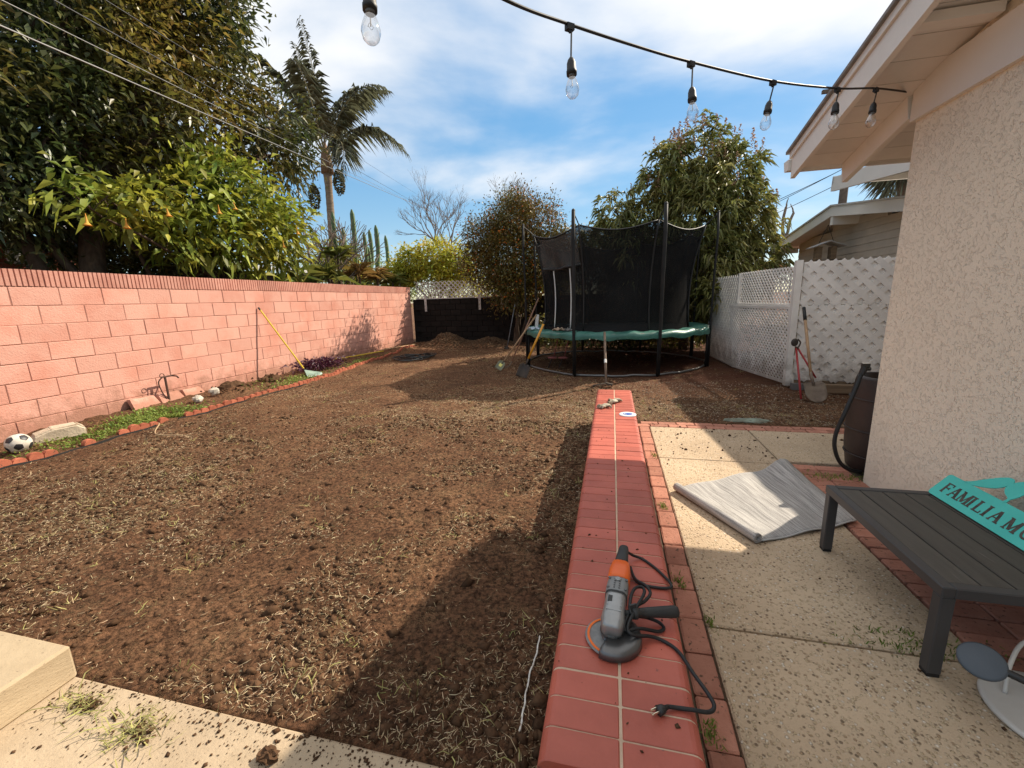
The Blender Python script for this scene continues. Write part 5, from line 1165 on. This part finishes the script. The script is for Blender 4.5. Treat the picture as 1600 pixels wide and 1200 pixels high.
for k in range(40):
    t = k/39; x = -.298+.0018*math.sin(k*.9)+.004*math.sin(k*.21); y = 1.62-.45*t; pts.append((x, y, gz(x, y)+.008))
o = MB().tube(pts, [.0022+.0018*abs(math.sin(k*1.7)) for k in range(40)], 6).build('caulk_strip', TWINE, org=(-.3, 1.4, 0)); tag(o, 'thin white strip of dried caulk lying on the shaded soil', 'strip')

# ------------------------------------------------------------------ string lights
def string(name, lab, cable, lamps, org):
    t = thing(name, lab, 'string lights', org, 'string lights'); MB().tube(smoothpath(cable, 8), .0058, 8).build('cable', RUBBER, t, True)
    for (p, q) in lamps:
        p, q = Vector(p), Vector(q); d = (q-p).normalized(); L_ = (q-p).length; Mr = d.to_track_quat('Z', 'Y').to_matrix()
        s = L_-.115     # drop length before the socket
        sk = MB(); sk.tube([p+d*s, p+d*(s+.012), p+d*(s+.026), p+d*(s+.05), p+d*(s+.054), p+d*(s+.068)], [.004, .013, .0175, .0185, .0205, .0200], 14); sk_ = sk.build('socket', RUBBER, t, True)
        MB().tube([p+Vector((0, 0, .006)), p+d*.02+Vector((.006, 0, 0)), p+d*(s+.004)], .0036, 6).build('drop_wire', RUBBER, sk_)
        MB().box(p+Vector((0, 0, -.004)), (.032, .022, .022), Matrix.Rotation(.7, 3, 'Z')).tube([p, p+d*.024], [.011, .005], 8).build('clip', RUBBER, sk_)
        o_ = p+d*(s+.064)
        MB().lathe([(.0125, 0), (.013, .012), (.001, .013)], 14, o_, Mr).build('cap_thread', GALV, sk_, True)
        MB().lathe([(.0125, .008), (.014, .016), (.021, .034), (.026, .052), (.0265, .062), (.0225, .078), (.014, .088), (.006, .0915), (.001, .092)], 20, o_, Mr).build('bulb', GLASS, sk_, True)
        MB().tube([o_+d*.012, o_+d*.045], .0018, 5).tube([o_+d*.045+Mr @ Vector((.008*math.cos(a), .008*math.sin(a), .004*math.sin(3*a))) for a in np.linspace(0, 5.5, 12)], .0006, 4).build('filament', mat('filament wire', (.3, .28, .25), None, rough=.4), sk_)
string('string_lights', 'black cable of clear bulbs strung to the house eave', [(-.90, 1.05, 2.60), (-.60, 1.33, 2.52), (-.368, 1.586, 2.49), (-.179, 1.851, 2.532), (.08, 2.10, 2.545), (.339, 2.351, 2.568), (.806, 2.732, 2.593), (1.253, 3.084, 2.651), (1.592, 3.394, 2.739), (1.936, 3.70, 2.80)],
  [((-.179, 1.851, 2.526), (-.166, 1.82, 2.30)), ((.339, 2.351, 2.562), (.352, 2.32, 2.345)), ((.806, 2.732, 2.588), (.775, 2.69, 2.385)), ((1.253, 3.084, 2.646), (1.241, 3.055, 2.465)), ((1.592, 3.394, 2.734), (1.570, 3.36, 2.545))], (1.9, 3.7, 2.8))
string('string_lights', 'near strand with one clear bulb dangling at the top of the view', [(-1.5, .7, 2.5), (-.67, 1.232, 2.47), (-.1, 1.2, 2.55), (.6, .9, 2.7)], [((-.67, 1.232, 2.465), (-.662, 1.20, 2.245))], (-.67, 1.23, 2.47))

# ------------------------------------------------------------------ trees
def branch(b, p, q, r0, r1, wob=.1, n=6, seg=7):
    p, q = Vector(p), Vector(q); L_ = (q-p).length; pts = []
    for i in range(n+1):
        t = i/n; w_ = math.sin(math.pi*t)*wob*L_; pts.append(p.lerp(q, t)+Vector((random.uniform(-1, 1), random.uniform(-1, 1), random.uniform(-.5, 1)))*w_*.5)
    b.tube(pts, [r0+(r1-r0)*i/n for i in range(n+1)], seg); return pts
def blob_leaves(blobs, per_m3, clump, leaf_l, leaf_w, shell=.5, spread=.16, out=1.0, up_=0.1, squash=1.0):
    Ps, Ds = [], []
    for (x, y, z, r) in blobs:
        nc = max(8, int(per_m3*r**2.2)); d = rng.normal(0, 1, (nc, 3)); d /= np.linalg.norm(d, axis=1, keepdims=True)
        rad = r*(shell+(1-shell)*rng.random(nc)**.6)*(1+.16*rng.normal(0, 1, nc)); c = np.array([x, y, z])+d*rad[:, None]*np.array([1, 1, squash])
        P = np.repeat(c, clump, axis=0)+rng.normal(0, spread, (nc*clump, 3)); D = np.repeat(d, clump, axis=0)*out+rng.normal(0, .65, (nc*clump, 3)); D[:, 2] += up_
        Ps.append(P); Ds.append(D)
    P = np.concatenate(Ps); D = np.concatenate(Ds); n_ = len(P)
    return P, D, rng.uniform(.7, 1.25, n_)*leaf_l, rng.uniform(.75, 1.2, n_)*leaf_w
def tree(name, lab, base, fork, blobs, r0, bark, leafm, per, clump, ll, lw, droop, group=None, spread=.16, up_=.1, shell=.5, stems=1, twigs=3, out=1.0):
    t = thing(name, lab, 'tree', base, group); b = MB(); base, fork = Vector(base), Vector(fork)
    for s in range(stems):
        e = Vector((random.uniform(-.3, .3), random.uniform(-.3, .3), random.uniform(-.2, .2)))*(1 if stems > 1 else 0); bo = base+Vector((random.uniform(-.12, .12), random.uniform(-.12, .12), -.1))*(1 if stems > 1 else 0)
        branch(b, bo, fork+e, r0, r0*.7, .06)
        for (x, y, z, r) in blobs[s::stems]:
            branch(b, fork+e, (x, y, z), r0*.5, r0*.14, .14)
            for k in range(twigs):
                d = Vector((random.gauss(0, 1), random.gauss(0, 1), random.gauss(.2, .8))).normalized(); branch(b, (x, y, z), Vector((x, y, z))+d*r*.85, r0*.14, r0*.04, .15, 4, 5)
    b.build('trunk', bark, t, True)
    P, D, L_, W_ = blob_leaves(blobs, per, clump, ll, lw, shell, spread, out, up_); leafmesh('crown', P, D, L_, W_, leafm, t, droop); return t
BIG = [(-9.5,6.01,6.06,1.4),(-9.3,7.16,6.84,1.46),(-9.0,8.52,7.28,1.18),(-8.6,8.81,6.61,.80),(-8.4,9.95,5.95,.95),(-8.5,9.6,5.2,.95),(-8.4,10.3,5.4,.6),(-8.8,8.06,5.7,1.16),(-9.0,6.86,5.14,1.21),(-9.3,5.78,4.58,1.08),(-9.5,5.27,3.47,.84),(-9.2,6.2,3.76,.7),(-8.8,8.94,8.02,.85),(-9.5,4.76,5.09,1.3),(-9.5,6.69,7.78,1.58),(-9.2,8.41,8.77,1.47),(-9.5,4.61,3.68,1.04),(-9.0,7.19,4.46,.77),(-10.6,6.6,5.4,1.5),(-10.4,8.0,6.3,1.4),(-10.8,5.2,3.9,1.3),(-10.4,7.4,4.2,1.1),(-10.9,7.6,7.6,1.6)]
bt = tree('broadleaf_tree', 'huge dark glossy broadleaf tree towering behind the pink wall', (-9.3, 5.75, 0), (-9.35, 6.1, 3.2), BIG, .24, BARK, LEAFBIG, 150, 9, .19, .066, .28, spread=.17, shell=.45, twigs=4)
b = MB(); branch(b, (-9.5, 5.45, 0), (-9.9, 5.0, 4.2), .14, .08, .1); branch(b, (-9.0, 6.2, .3), (-9.9, 5.6, 3.4), .10, .06, .1); branch(b, (-8.9, 6.9, 1.6), (-8.6, 6.0, 3.0), .05, .03, .1); b.build('side_trunk', BARK, bt, True)
BRU = [(-7.9,4.97,3.27,.25),(-8.0,5.49,3.3,.37),(-8.0,6.13,3.33,.51),(-8.0,7.03,3.74,.69),(-8.1,7.93,4.33,.68),(-8.0,8.38,3.77,.79),(-8.0,8.84,3.29,.76),(-8.1,7.4,3.09,.73),(-8.0,9.19,2.97,.42),(-8.2,6.52,2.86,.48),(-8.2,8.21,2.73,.58),(-8.0,9.54,3.7,.45),(-8.1,7.36,4.36,.38)]
br = tree('angel_trumpet_tree', 'bright green angel trumpet tree with orange flowers over the pink wall', (-8.5, 7.9, 0), (-8.4, 7.7, 1.9), BRU, .09, BARK, LEAFBRU, 135, 8, .25, .095, .35, spread=.15, up_=.15, shell=.4, stems=2)
def trumpet(p, sc):
    p = Vector(p); Mr = Matrix.Rotation(math.pi+random.uniform(-.15, .15), 3, 'X')
    b = MB(); b.lathe([(.004, 0), (.010, .05), (.014, .10), (.026, .16), (.055, .20), (.075, .215), (.055, .205), (.022, .15), (.004, .10)], 12, p+Vector((0, 0, .2*sc)), Mr*sc); b.build('flower', TRUMPET, br, True)
for p in ((-7.62, 4.92, 2.78), (-7.62, 5.46, 2.82), (-7.5, 8.3, 4.05), (-7.4, 7.36, 3.45), (-7.4, 8.56, 2.85), (-7.5, 8.02, 4.12), (-7.5, 6.06, 3.1), (-7.35, 9.0, 3.2), (-7.4, 7.0, 3.3)): trumpet(p, .8)
KUM = [(-4.04,13.7,3.54,.79),(-3.17,13.7,3.98,.86),(-2.24,13.7,3.82,.77),(-3.36,13.5,2.89,1.07),(-2.25,13.7,2.85,.92),(-4.41,13.7,2.65,.68),(-3.2,13.6,1.98,.88),(-1.97,13.8,2.25,.66),(-2.86,13.8,4.49,.45),(-1.56,13.9,3.13,.51)]
kt = tree('citrus_tree', 'bushy citrus tree dotted with small orange fruit in the far corner', (-3.1, 13.7, 0), (-3.1, 13.65, 1.0), KUM, .06, BARK, LEAFKUM, 560, 11, .10, .042, .2, spread=.13, shell=.3, stems=5, twigs=5)
P, D, L_, W_ = blob_leaves(KUM, 60, 3, .1, .1, .85, .10); clods('fruit', P, rng.uniform(.020, .034, len(P)), FRUIT, kt)['kind'] = 'stuff'
MAN = [(2.05,12.3,4.77,.85),(1.37,12.3,4.53,.75),(2.82,12.3,4.4,.81),(2.25,12.2,3.51,1.23),(3.26,12.3,3.38,.68),(.93,12.4,3.72,.65),(.1,12.5,3.72,.53),(-.06,12.6,3.07,.68),(3.1,12.2,2.12,.86),(2.84,12.2,1.48,.71),(3.39,12.3,2.67,.69),(1.69,12.3,2.52,.99),(.46,12.5,2.6,.86),(2.52,12.0,.91,.61),(3.67,12.3,1.94,.36),(1.6,12.8,1.6,1.0),(.6,13.0,1.5,.9),(2.3,11.25,2.0,.5),(2.35,11.0,1.45,.5),(2.3,11.3,2.6,.55),(2.6,11.6,2.2,.6)]
mg = tree('mango_tree', 'large mango tree with drooping leaves and flower spikes behind the trampoline', (1.95, 12.5, 0), (1.95, 12.45, 1.6), MAN, .13, BARK, LEAFMAN, 165, 14, .25, .050, .6, spread=.055, up_=.05, shell=.5, twigs=4, out=.75)
n = 0; Ps = []
for k in range(60):
    x, y, z, r = MAN[k % 6]; d = rng.normal(0, 1, 3); d[2] = abs(d[2])+.6; d[1] = -abs(d[1]); d /= np.linalg.norm(d); c = np.array([x, y, z])+d*r*1.03
    for q in range(26):
        h = q/26*.30; Ps.append(c+np.array([random.gauss(0, .045*(1-q/30)), random.gauss(0, .045*(1-q/30)), h]))
Ps = np.array(Ps); clods('flower_spikes', Ps, rng.uniform(.014, .028, len(Ps)), PANICLE, mg)['kind'] = 'stuff'
YEL = [(-7.99,16.0,2.98,.72),(-6.87,16.0,3.17,.76),(-5.93,16.0,3.0,.63),(-8.34,15.8,2.61,.52),(-6.28,15.8,2.52,.63)]
tree('yellow_shrub', 'yellow green leafy shrub behind the white lattice screen', (-7.0, 16, 0), (-7.0, 16, 1.4), YEL, .07, BARK, LEAFYEL, 420, 9, .18, .07, .3, spread=.14, stems=3, shell=.3)
WISP = [(-4.45,19.0,5.82,.45),(-4.03,19.0,5.31,.51),(-4.82,19.0,5.23,.45),(-4.4,19,4.6,.7)]
tree('wispy_tree', 'pale feathery tree top rising behind the citrus tree', (-4.4, 19, 0), (-4.4, 19, 3), WISP, .08, BARK, mat('pale olive leaf', (.20, .22, .10), (.28, .27, .13), 2, .6, island=.3, transl=.3), 300, 9, .18, .022, .3, spread=.16, up_=.5, shell=.1, twigs=1)
DRK = [(-1.36,18.0,3.07,1.0),(-.33,18.0,2.64,.92),(-2.29,18.0,2.72,.94),(.81,18.0,2.59,1.03),(-5.37,18.0,2.59,.84),(-.72,18.0,3.53,.73),(2.2,18,2.6,1.0),(-3.8,18,2.4,.9)]
tree('far_hedge_tree', 'dark leafy tree seen through the netting behind the black wall', (-1, 18, 0), (-1, 18, 1.2), DRK, .10, BARK, LEAFKUM, 170, 9, .16, .07, .2, spread=.2)
# bare tree
bt_ = thing('bare_tree', 'leafless winter tree standing far behind the back wall', 'tree', (-9.35, 24, 0)); b = MB()
def grow(p, d, L_, r, lev):
    q = p+d*L_; mid = p.lerp(q, .5)+Vector((random.uniform(-1, 1), random.uniform(-1, 1), random.uniform(-1, 1)))*L_*.07; b.tube([p, mid, q], [r, r*.85, r*.7], 6 if lev < 3 else 4, cap=False)
    if lev >= 8: return
    for k in range(3 if lev in (0, 2, 4, 6) else 2):
        e = (d+Vector((random.gauss(0, .38), random.gauss(0, .38), random.gauss(.14, .22)))).normalized(); grow(q, e, L_*random.uniform(.62, .84), r*.62, lev+1)
grow(Vector((-9.35, 24, 0)), Vector((0, 0, 1)), 2.3, .17, 0)
b.build('trunk', PALEBARK, bt_)
# queen palm
pm = thing('queen_palm', 'tall queen palm with arching fronds and two hanging seed bunches', 'palm tree', (-13.9, 19, 0))
cr_ = Vector((-13.4, 19, 8.2)); tp = smoothpath([(-13.9, 19, -.1), (-13.75, 19, 2.5), (-13.55, 19, 4.5), (-13.45, 19, 6.5), cr_], 12)
nT = len(tp); MB().tube(tp, [.21-.06*i/nT+.010*(i % 2)+(.09*max(0, (i/nT-.8)/.2)) for i in range(nT)], 14).build('trunk', PALMBARK, pm, True)
MB().tube([cr_+Vector((0, 0, -.5)), cr_+Vector((0, 0, .2)), cr_+Vector((0, 0, .9))], [.30, .24, .05], 12).build('crown_shaft', mat('brown leaf bases', (.24, .15, .085), (.16, .10, .06), 5, .9, .02, 14, stretch=(3, 3, .5)), pm, True)
def frond(tip, ctrl, ll=.95, nl=72, bias=0.0):
    tip, ctrl = Vector(tip), Vector(ctrl); c0 = cr_+Vector((0, 0, .2)); pts = [c0*(1-t)**2+ctrl*2*t*(1-t)+tip*t*t for t in np.linspace(0, 1, 18)]
    fo = MB().tube(pts, [.045-.040*i/17 for i in range(18)], 6).build('frond', mat_rachis, pm, True)
    P, D, L_ = [], [], []
    for k in range(nl):
        t = .20+.80*k/(nl-1); i = min(16, int(t*17)); p = c0*(1-t)**2+ctrl*2*t*(1-t)+tip*t*t; d = (pts[i+1]-pts[i]).normalized(); s = d.cross(Vector((0, 0, 1)))
        if s.length < .25: s = d.cross(Vector((.3, 1, 0)))
        s.normalize()
        for sg_ in (-1, 1):
            for _ in range(1):
                ln = ll*(.35+.75*math.sin(math.pi*min(1, .15+t*.9)))*random.uniform(.8, 1.15); v_ = s*sg_*.75+d*.62+Vector((random.gauss(0, .16), random.gauss(0, .16), random.gauss(-.22, .2))); P.append(p); D.append(v_); L_.append(ln)
    leafmesh('leaflets', np.array(P), np.array(D), np.array(L_), np.full(len(P), .025), LEAFPALM, fo, .6)
mat_rachis = mat('palm leaf stalk', (.19, .17, .085), (.26, .22, .12), 3, .6)
for tip, ct in (((-13.7, 18.6, 14.0), (-13.3, 19, 11.4)), ((-17.0, 17.8, 12.9), (-14.8, 18.4, 13.2)), ((-9.9, 18.6, 10.8), (-11.9, 19, 11.8)), ((-9.1, 18.7, 8.1), (-11.0, 18.8, 10.6)), ((-11.9, 18, 7.2), (-11.7, 18.4, 9.8)), ((-17.2, 19.3, 10.6), (-15.4, 19, 12.0)), ((-15.9, 17.4, 8.0), (-15.4, 18, 10.8)), ((-13.2, 21.8, 12.6), (-13.3, 20.2, 11.5)), ((-11.2, 21.5, 12.0), (-12.4, 20, 11.8)), ((-15.2, 22.0, 10.5), (-14.4, 20.6, 11.6)), ((-12.6, 16.4, 11.2), (-13.0, 17.6, 11.6)), ((-14.4, 19.0, 13.3), (-13.9, 19, 11.4))): frond(tip, ct)
for c, top in (((-14.05, 18.7, 6.75), (-13.6, 18.9, 8.0)), ((-12.62, 18.7, 7.3), (-13.2, 18.9, 8.2))):
    sc_ = MB().tube(smoothpath([top, (Vector(top)+Vector(c))/2+Vector((0, -.1, .5)), Vector(c)+Vector((0, 0, .55))]), .03, 6).build('bunch_stalk', mat_rachis, pm, True)
    q = rng.normal(0, 1, (700, 3)); q /= np.linalg.norm(q, axis=1, keepdims=True); P = np.array(c)+q*rng.uniform(.7, 1, (700, 1))*np.array([.26, .26, .60])*(1-.25*q[:, 2:3]); clods('seed_bunch', P, rng.uniform(.03, .055, 700), SEED, sc_)
# cactus and strap leaved plants along the wall
ca = thing('column_cactus', 'tall columnar cactus rising behind the pink wall', 'cactus', (-9.5, 14.5, 0))
for x, y, z, x2, y2, r in ((-9.3, 14.35, 4.9, -9.5, 14.5, .09), (-9.3, 13.7, 4.15, -9.5, 14.2, .09), (-9.3, 15.0, 4.2, -9.5, 14.6, .08), (-9.3, 15.4, 4.35, -9.5, 14.8, .08), (-9.3, 15.9, 4.6, -9.4, 15.1, .09), (-9.3, 16.6, 4.3, -9.4, 15.3, .08), (-9.3, 13.2, 4.6, -9.5, 14.0, .08), (-9.3, 15.2, 3.7, -9.5, 14.7, .09)):
    p = smoothpath([(x2, y2, 0), (x2, y2*.6+y*.4, 1.6), (x, y, z-1.2), (x, y, z)], 5); k = len(p); b = MB(); b.tube(p, [r]*(k-2)+[r*.9, r*.3], 10)
    for i, vv in enumerate(b.v):
        if i % 2: c = p[i//10]; b.v[i] = c+(vv-c)*.72
    b.build('arm', CACTUS, ca)
def rosette(name, lab, c, n_, ln, wd, m_, droop=.45, group='strap leaved plants behind the pink wall'):
    t = thing(name, lab, 'plant', (c[0], c[1], 0), group); MB().tube([(c[0], c[1], 0), (c[0], c[1], c[2])], [.06, .04], 7).build('stem', BARK, t)
    a = rng.uniform(0, 6.28, n_); e = rng.uniform(.15, 1.3, n_); D = np.stack([np.cos(a)*np.cos(e), np.sin(a)*np.cos(e), np.sin(e)], 1); P = np.tile(np.array(c), (n_, 1))+rng.normal(0, .04, (n_, 3))
    leafmesh('leaves', P, D, rng.uniform(.7, 1.1, n_)*ln, np.full(n_, wd), m_, t, droop)
for c, n_, ln, wd, m_, lab in (((-8.0, 9.0, 1.7), 16, 1.0, .13, LEAFBRU, 'broad strap leaved plant just right of the angel trumpet'), ((-8.3, 10.0, 2.0), 24, 1.2, .10, LEAFAGA, 'long leaved plant between the shed roof and the wall'), ((-8.4, 11.4, 2.3), 40, 1.1, .10, LEAFAGA, 'spiky green rosette plant left of the cactus'), ((-8.5, 12.1, 2.95), 34, .85, .09, LEAFAGA, 'yellow green rosette standing above its neighbours'), ((-8.5, 13.2, 2.5), 60, .95, .07, LEAFDRY, 'coppery bromeliad below the cactus'), ((-8.3, 14.0, 2.4), 50, .9, .08, LEAFDRY, 'orange brown bromeliad near the wall end'), ((-8.2, 14.9, 2.3), 40, .9, .08, LEAFAGA, 'small green rosette at the end of the pink wall'), ((-8.0, 12.6, 1.9), 26, .7, .08, LEAFAGA, 'low strap leaves poking over the wall cap below the cactus')): rosette('strap_leaf_plant', lab, c, n_, ln, wd, m_)
tb = thing('twiggy_bush', 'pale bare twiggy bush tangled around the cactus', 'bush', (-9.2, 12.8, 0)); b = MB()
def grow2(p, d, L_, r, lev):
    q = p+d*L_; b.tube([p, q], [r, r*.75], 5, cap=False)
    if lev < 4:
        for k in range(2 if lev else 7):
            e = (d+Vector((random.gauss(0, .4), random.gauss(0, .5), random.gauss(.1, .25)))).normalized(); grow2(q, e, L_*random.uniform(.65, .85), r*.72, lev+1)
for k in range(3): grow2(Vector((-9.2, 11.9+.9*k, .5)), Vector((0, 0, 1)), 1.25, .045, 0)
b.build('stems', PALEBARK, tb)
# low plants at the far left bottom behind the wall
tree('low_shrub', 'dark low shrub filling the gap under the big tree', (-9.6, 8.6, 0), (-9.6, 8.6, 1), [(-9.8, 8.0, 2.4, .9), (-9.7, 8.5, 2.2, .5), (-9.9, 7.0, 2.3, .8), (-10.8, 6.4, 2.9, .7), (-10.9, 7.4, 3.2, .9), (-10.9, 8.6, 3.2, .9), (-10.6, 8.0, 1.9, .9)], .06, BARK, LEAFBIG, 220, 9, .17, .07, .2)
tree('feathery_palm_shrub', 'feathery yellow green shrub beside the shed roof', (-10.0, 13.8, 0), (-10, 13.8, 2), [(-9.9, 13.3, 3.1, .6), (-10.0, 13.9, 3.2, .6), (-9.8, 14.4, 2.9, .5)], .05, BARK, LEAFYEL, 120, 8, .30, .025, .5, spread=.12, up_=.3)

# ------------------------------------------------------------------ neighbours on the left
sh = thing('garden_shed', 'dark shed with white corrugated roof behind the pink wall', 'shed', (-10.6, 11, 0))
MB().box((-10.95, 11.0, 1.25), (2.2, 3.7, 2.5)).build('wall', DARKWALL, sh)
for k in range(10):      # roofing sheets, each with two corrugations
    b = MB()
    for q in range(2):
        y = 9.0+.4*k+.2*q; rf = lambda dx, dz: [(-9.6, y, 2.66+dz), (-9.6, y+.1, 2.70+dz), (-12.2, y+.1, 3.02+dz), (-12.2, y, 2.98+dz)]
        b.hexa(rf(0, 0), rf(0, .02)); rg_ = lambda dz: [(-9.6, y+.1, 2.70+dz), (-9.6, y+.2, 2.66+dz), (-12.2, y+.2, 2.98+dz), (-12.2, y+.1, 3.02+dz)]
        b.hexa(rg_(0), rg_(.02))
    b.build('roof_sheet', CORR, sh)
MB().box((-9.63, 11.0, 2.60), (.05, 3.95, .10)).build('eave_board', CORR, sh)
bhn = thing('brick_house', 'red brick neighbour house glimpsed under the big tree', 'house', (-12.5, 5, 0))
MB().box((-13.4, 4.6, 1.6), (1.6, 6.4, 3.2)).build('wall_core', mat('house mortar', (.32, .26, .21), None, rough=.95), bhn)
nb_ = cbox('brick', (.02, .29, .085), .004, BRICKN)
for r_ in range(15):
    for i in range(11):
        inst('brick', nb_, (-12.59, 4.75+.305*i+(.15 if r_ % 2 else 0), 1.75+.098*r_), bhn)
b = MB(); b.hexa([(-12.2, 1.2, 3.2), (-12.2, 8.0, 3.2), (-14.6, 8.0, 4.2), (-14.6, 1.2, 4.2)][::-1], [(-12.2, 1.2, 3.28), (-12.2, 8.0, 3.28), (-14.6, 8.0, 4.28), (-14.6, 1.2, 4.28)][::-1]); b.build('roof', SHINGLE, bhn)
wd_ = MB().box((-12.57, 6.75, 2.75), (.06, .5, .34)).build('window', CORR, bhn); MB().box((-12.53, 6.75, 2.70), (.02, .42, .2)).build('pane', PIPEW, wd_)
# ------------------------------------------------------------------ overhead cables and poles
def cable(p, q, sag, r, lab, m_=WIREW):
    p, q = Vector(p), Vector(q); pts = [p.lerp(q, t)-Vector((0, 0, 4*sag*t*(1-t))) for t in np.linspace(0, 1, 26)]
    rr_ = [r*(1+3.0*t) for t in np.linspace(0, 1, 26)] if False else r
    tag(MB().tube(pts, rr_, 5).build('overhead_cable', m_, org=p), lab, 'cable', 'overhead cables')
def ext(p, q, k): p, q = Vector(p), Vector(q); return p-(q-p)*k
for p, q, r, lab, m_ in (((-5.5, 3.2, 4.1), (-17.5, 45, 10.33), .008, 'thick pale cable crossing lowest before the big tree', WIREW), ((-5.5, 3.68, 4.58), (-20.06, 45, 11.56), .007, 'upper dark cable crossing before the big tree', WIREM), ((-5.5, 3.42, 4.33), (-19.0, 45, 10.9), .005, 'thin cable between the thick and upper cables', WIREW), ((-5.6, 3.9, 4.95), (-20.8, 45, 13.0), .006, 'topmost cable crossing before the big tree and palm', WIREM)): cable(ext(p, q, .12), q, .0, r, lab, m_)
up_ = thing('utility_pole', 'distant wooden utility pole above the neighbour roof', 'pole', (8.75, 20, 0)); MB().tube([(8.75, 20, 0), (8.72, 20, 9.5)], [.16, .12], 10).build('shaft', POLEW, up_, True); MB().box((8.72, 20, 8.9), (2.2, .12, .12)).build('crossarm', POLEW, up_)
for p, q, lab in (((5.2, 30, 5.3), (8.4, 20, 6.0), 'right hand cable running to the distant pole'), ((5.0, 32, 4.9), (9.0, 20, 6.3), 'second right hand cable above the neighbour roof'), ((6.6, 30, 5.0), (9.4, 19, 6.0), 'third right hand cable nearest the neighbour roof')): cable(p, q, .1, .014, lab, WIREM)
fp = thing('far_palm', 'distant palm head peeking over the neighbour roof', 'palm tree', (13.3, 25, 0)); MB().tube([(13.3, 25, 0), (13.3, 25, 6.9)], .16, 8).build('trunk', PALMBARK, fp)
n = 900; d = rng.normal(0, 1, (n, 3)); d[:, 2] = d[:, 2]*.8; P = np.array([13.3, 25, 7.0])+d/np.linalg.norm(d, axis=1, keepdims=True)*rng.uniform(.1, 1.2, (n, 1)); leafmesh('crown', P, d+rng.normal(0, .2, (n, 3)), rng.uniform(.5, .9, n), np.full(n, .05), LEAFPALM, fp, .5)
ps_ = thing('pruned_tree', 'bare pruned branches beyond the neighbour roof', 'tree', (5.6, 17, 0)); b = MB()
for x, z in ((5.45, 4.2), (5.75, 4.35), (6.0, 4.15), (5.25, 3.9)): branch(b, (5.6, 17, 2.4), (x, 17, z), .07, .04, .12); branch(b, (x, 17, z), (x+random.uniform(-.2, .25), 17, z+.3), .03, .01, .1)
branch(b, (5.6, 17, 0), (5.6, 17, 2.5), .1, .08); b.build('branches', PALEBARK, ps_)

tree('back_hedge', 'dense low hedge filling the gap behind the strap leaved plants', (-9.9, 14.5, 0), (-9.9, 14.5, 1), [(-9.6, 13.4, 2.3, .7), (-9.8, 14.6, 2.4, .8), (-9.6, 15.8, 2.4, .8), (-9.2, 17.0, 2.4, .9), (-10.4, 15.4, 2.7, .9), (-8.6, 16.4, 2.1, .7)], .06, BARK, LEAFBRU, 170, 9, .16, .06, .25, stems=2)
n = 150; x = rng.uniform(-.15, .24, n); y = rng.uniform(.85, 5.0, n); P = np.stack([x, y, np.full(n, .4035)], 1)
o = clods('coping_crumbs', P, rng.gamma(1.2, .0016, n)+.001, CLOD); tag(o, 'specks of soil on the red coping bricks', 'soil', kind='stuff')

tree('gate_shade_shrub', 'added dark shrub standing in for the shade behind the lattice gate', (3.35, 8.4, 0), (3.35, 8.4, .4), [(3.5, 8.0, .55, .4), (3.4, 8.6, .6, .4), (3.4, 9.2, .6, .4), (3.5, 8.4, 1.0, .3), (3.3, 9.8, .6, .4), (3.3, 10.5, .7, .4)], .03, BARK, LEAFBIG, 260, 9, .12, .05, .2, stems=2)  # added shrub, its dark leaves make the gate holes look shaded

tree('lattice_hedge', 'green hedge behind the white lattice screen', (-4.5, 15.7, 0), (-4.5, 15.7, .8), [(-6.4, 15.6, 1.8, .55), (-5.5, 15.7, 1.8, .6), (-4.6, 15.6, 1.8, .6), (-3.7, 15.7, 1.8, .6), (-2.8, 15.6, 1.8, .6), (-1.8, 15.7, 1.8, .6)], .05, BARK, LEAFYEL, 230, 9, .14, .06, .2, stems=3)

tree('undergrowth', 'dark leafy undergrowth low behind the trampoline', (.6, 12.8, 0), (.6, 12.8, .3), [(.2, 12.8, .5, .65), (1.2, 12.8, .5, .65), (-.8, 12.9, .5, .6), (2.1, 12.7, .5, .55), (-1.6, 13.2, .5, .6), (.7, 13.0, 1.0, .5), (-.3, 13.1, .9, .45)], .03, BARK, LEAFBIG, 300, 9, .13, .055, .2, stems=3)
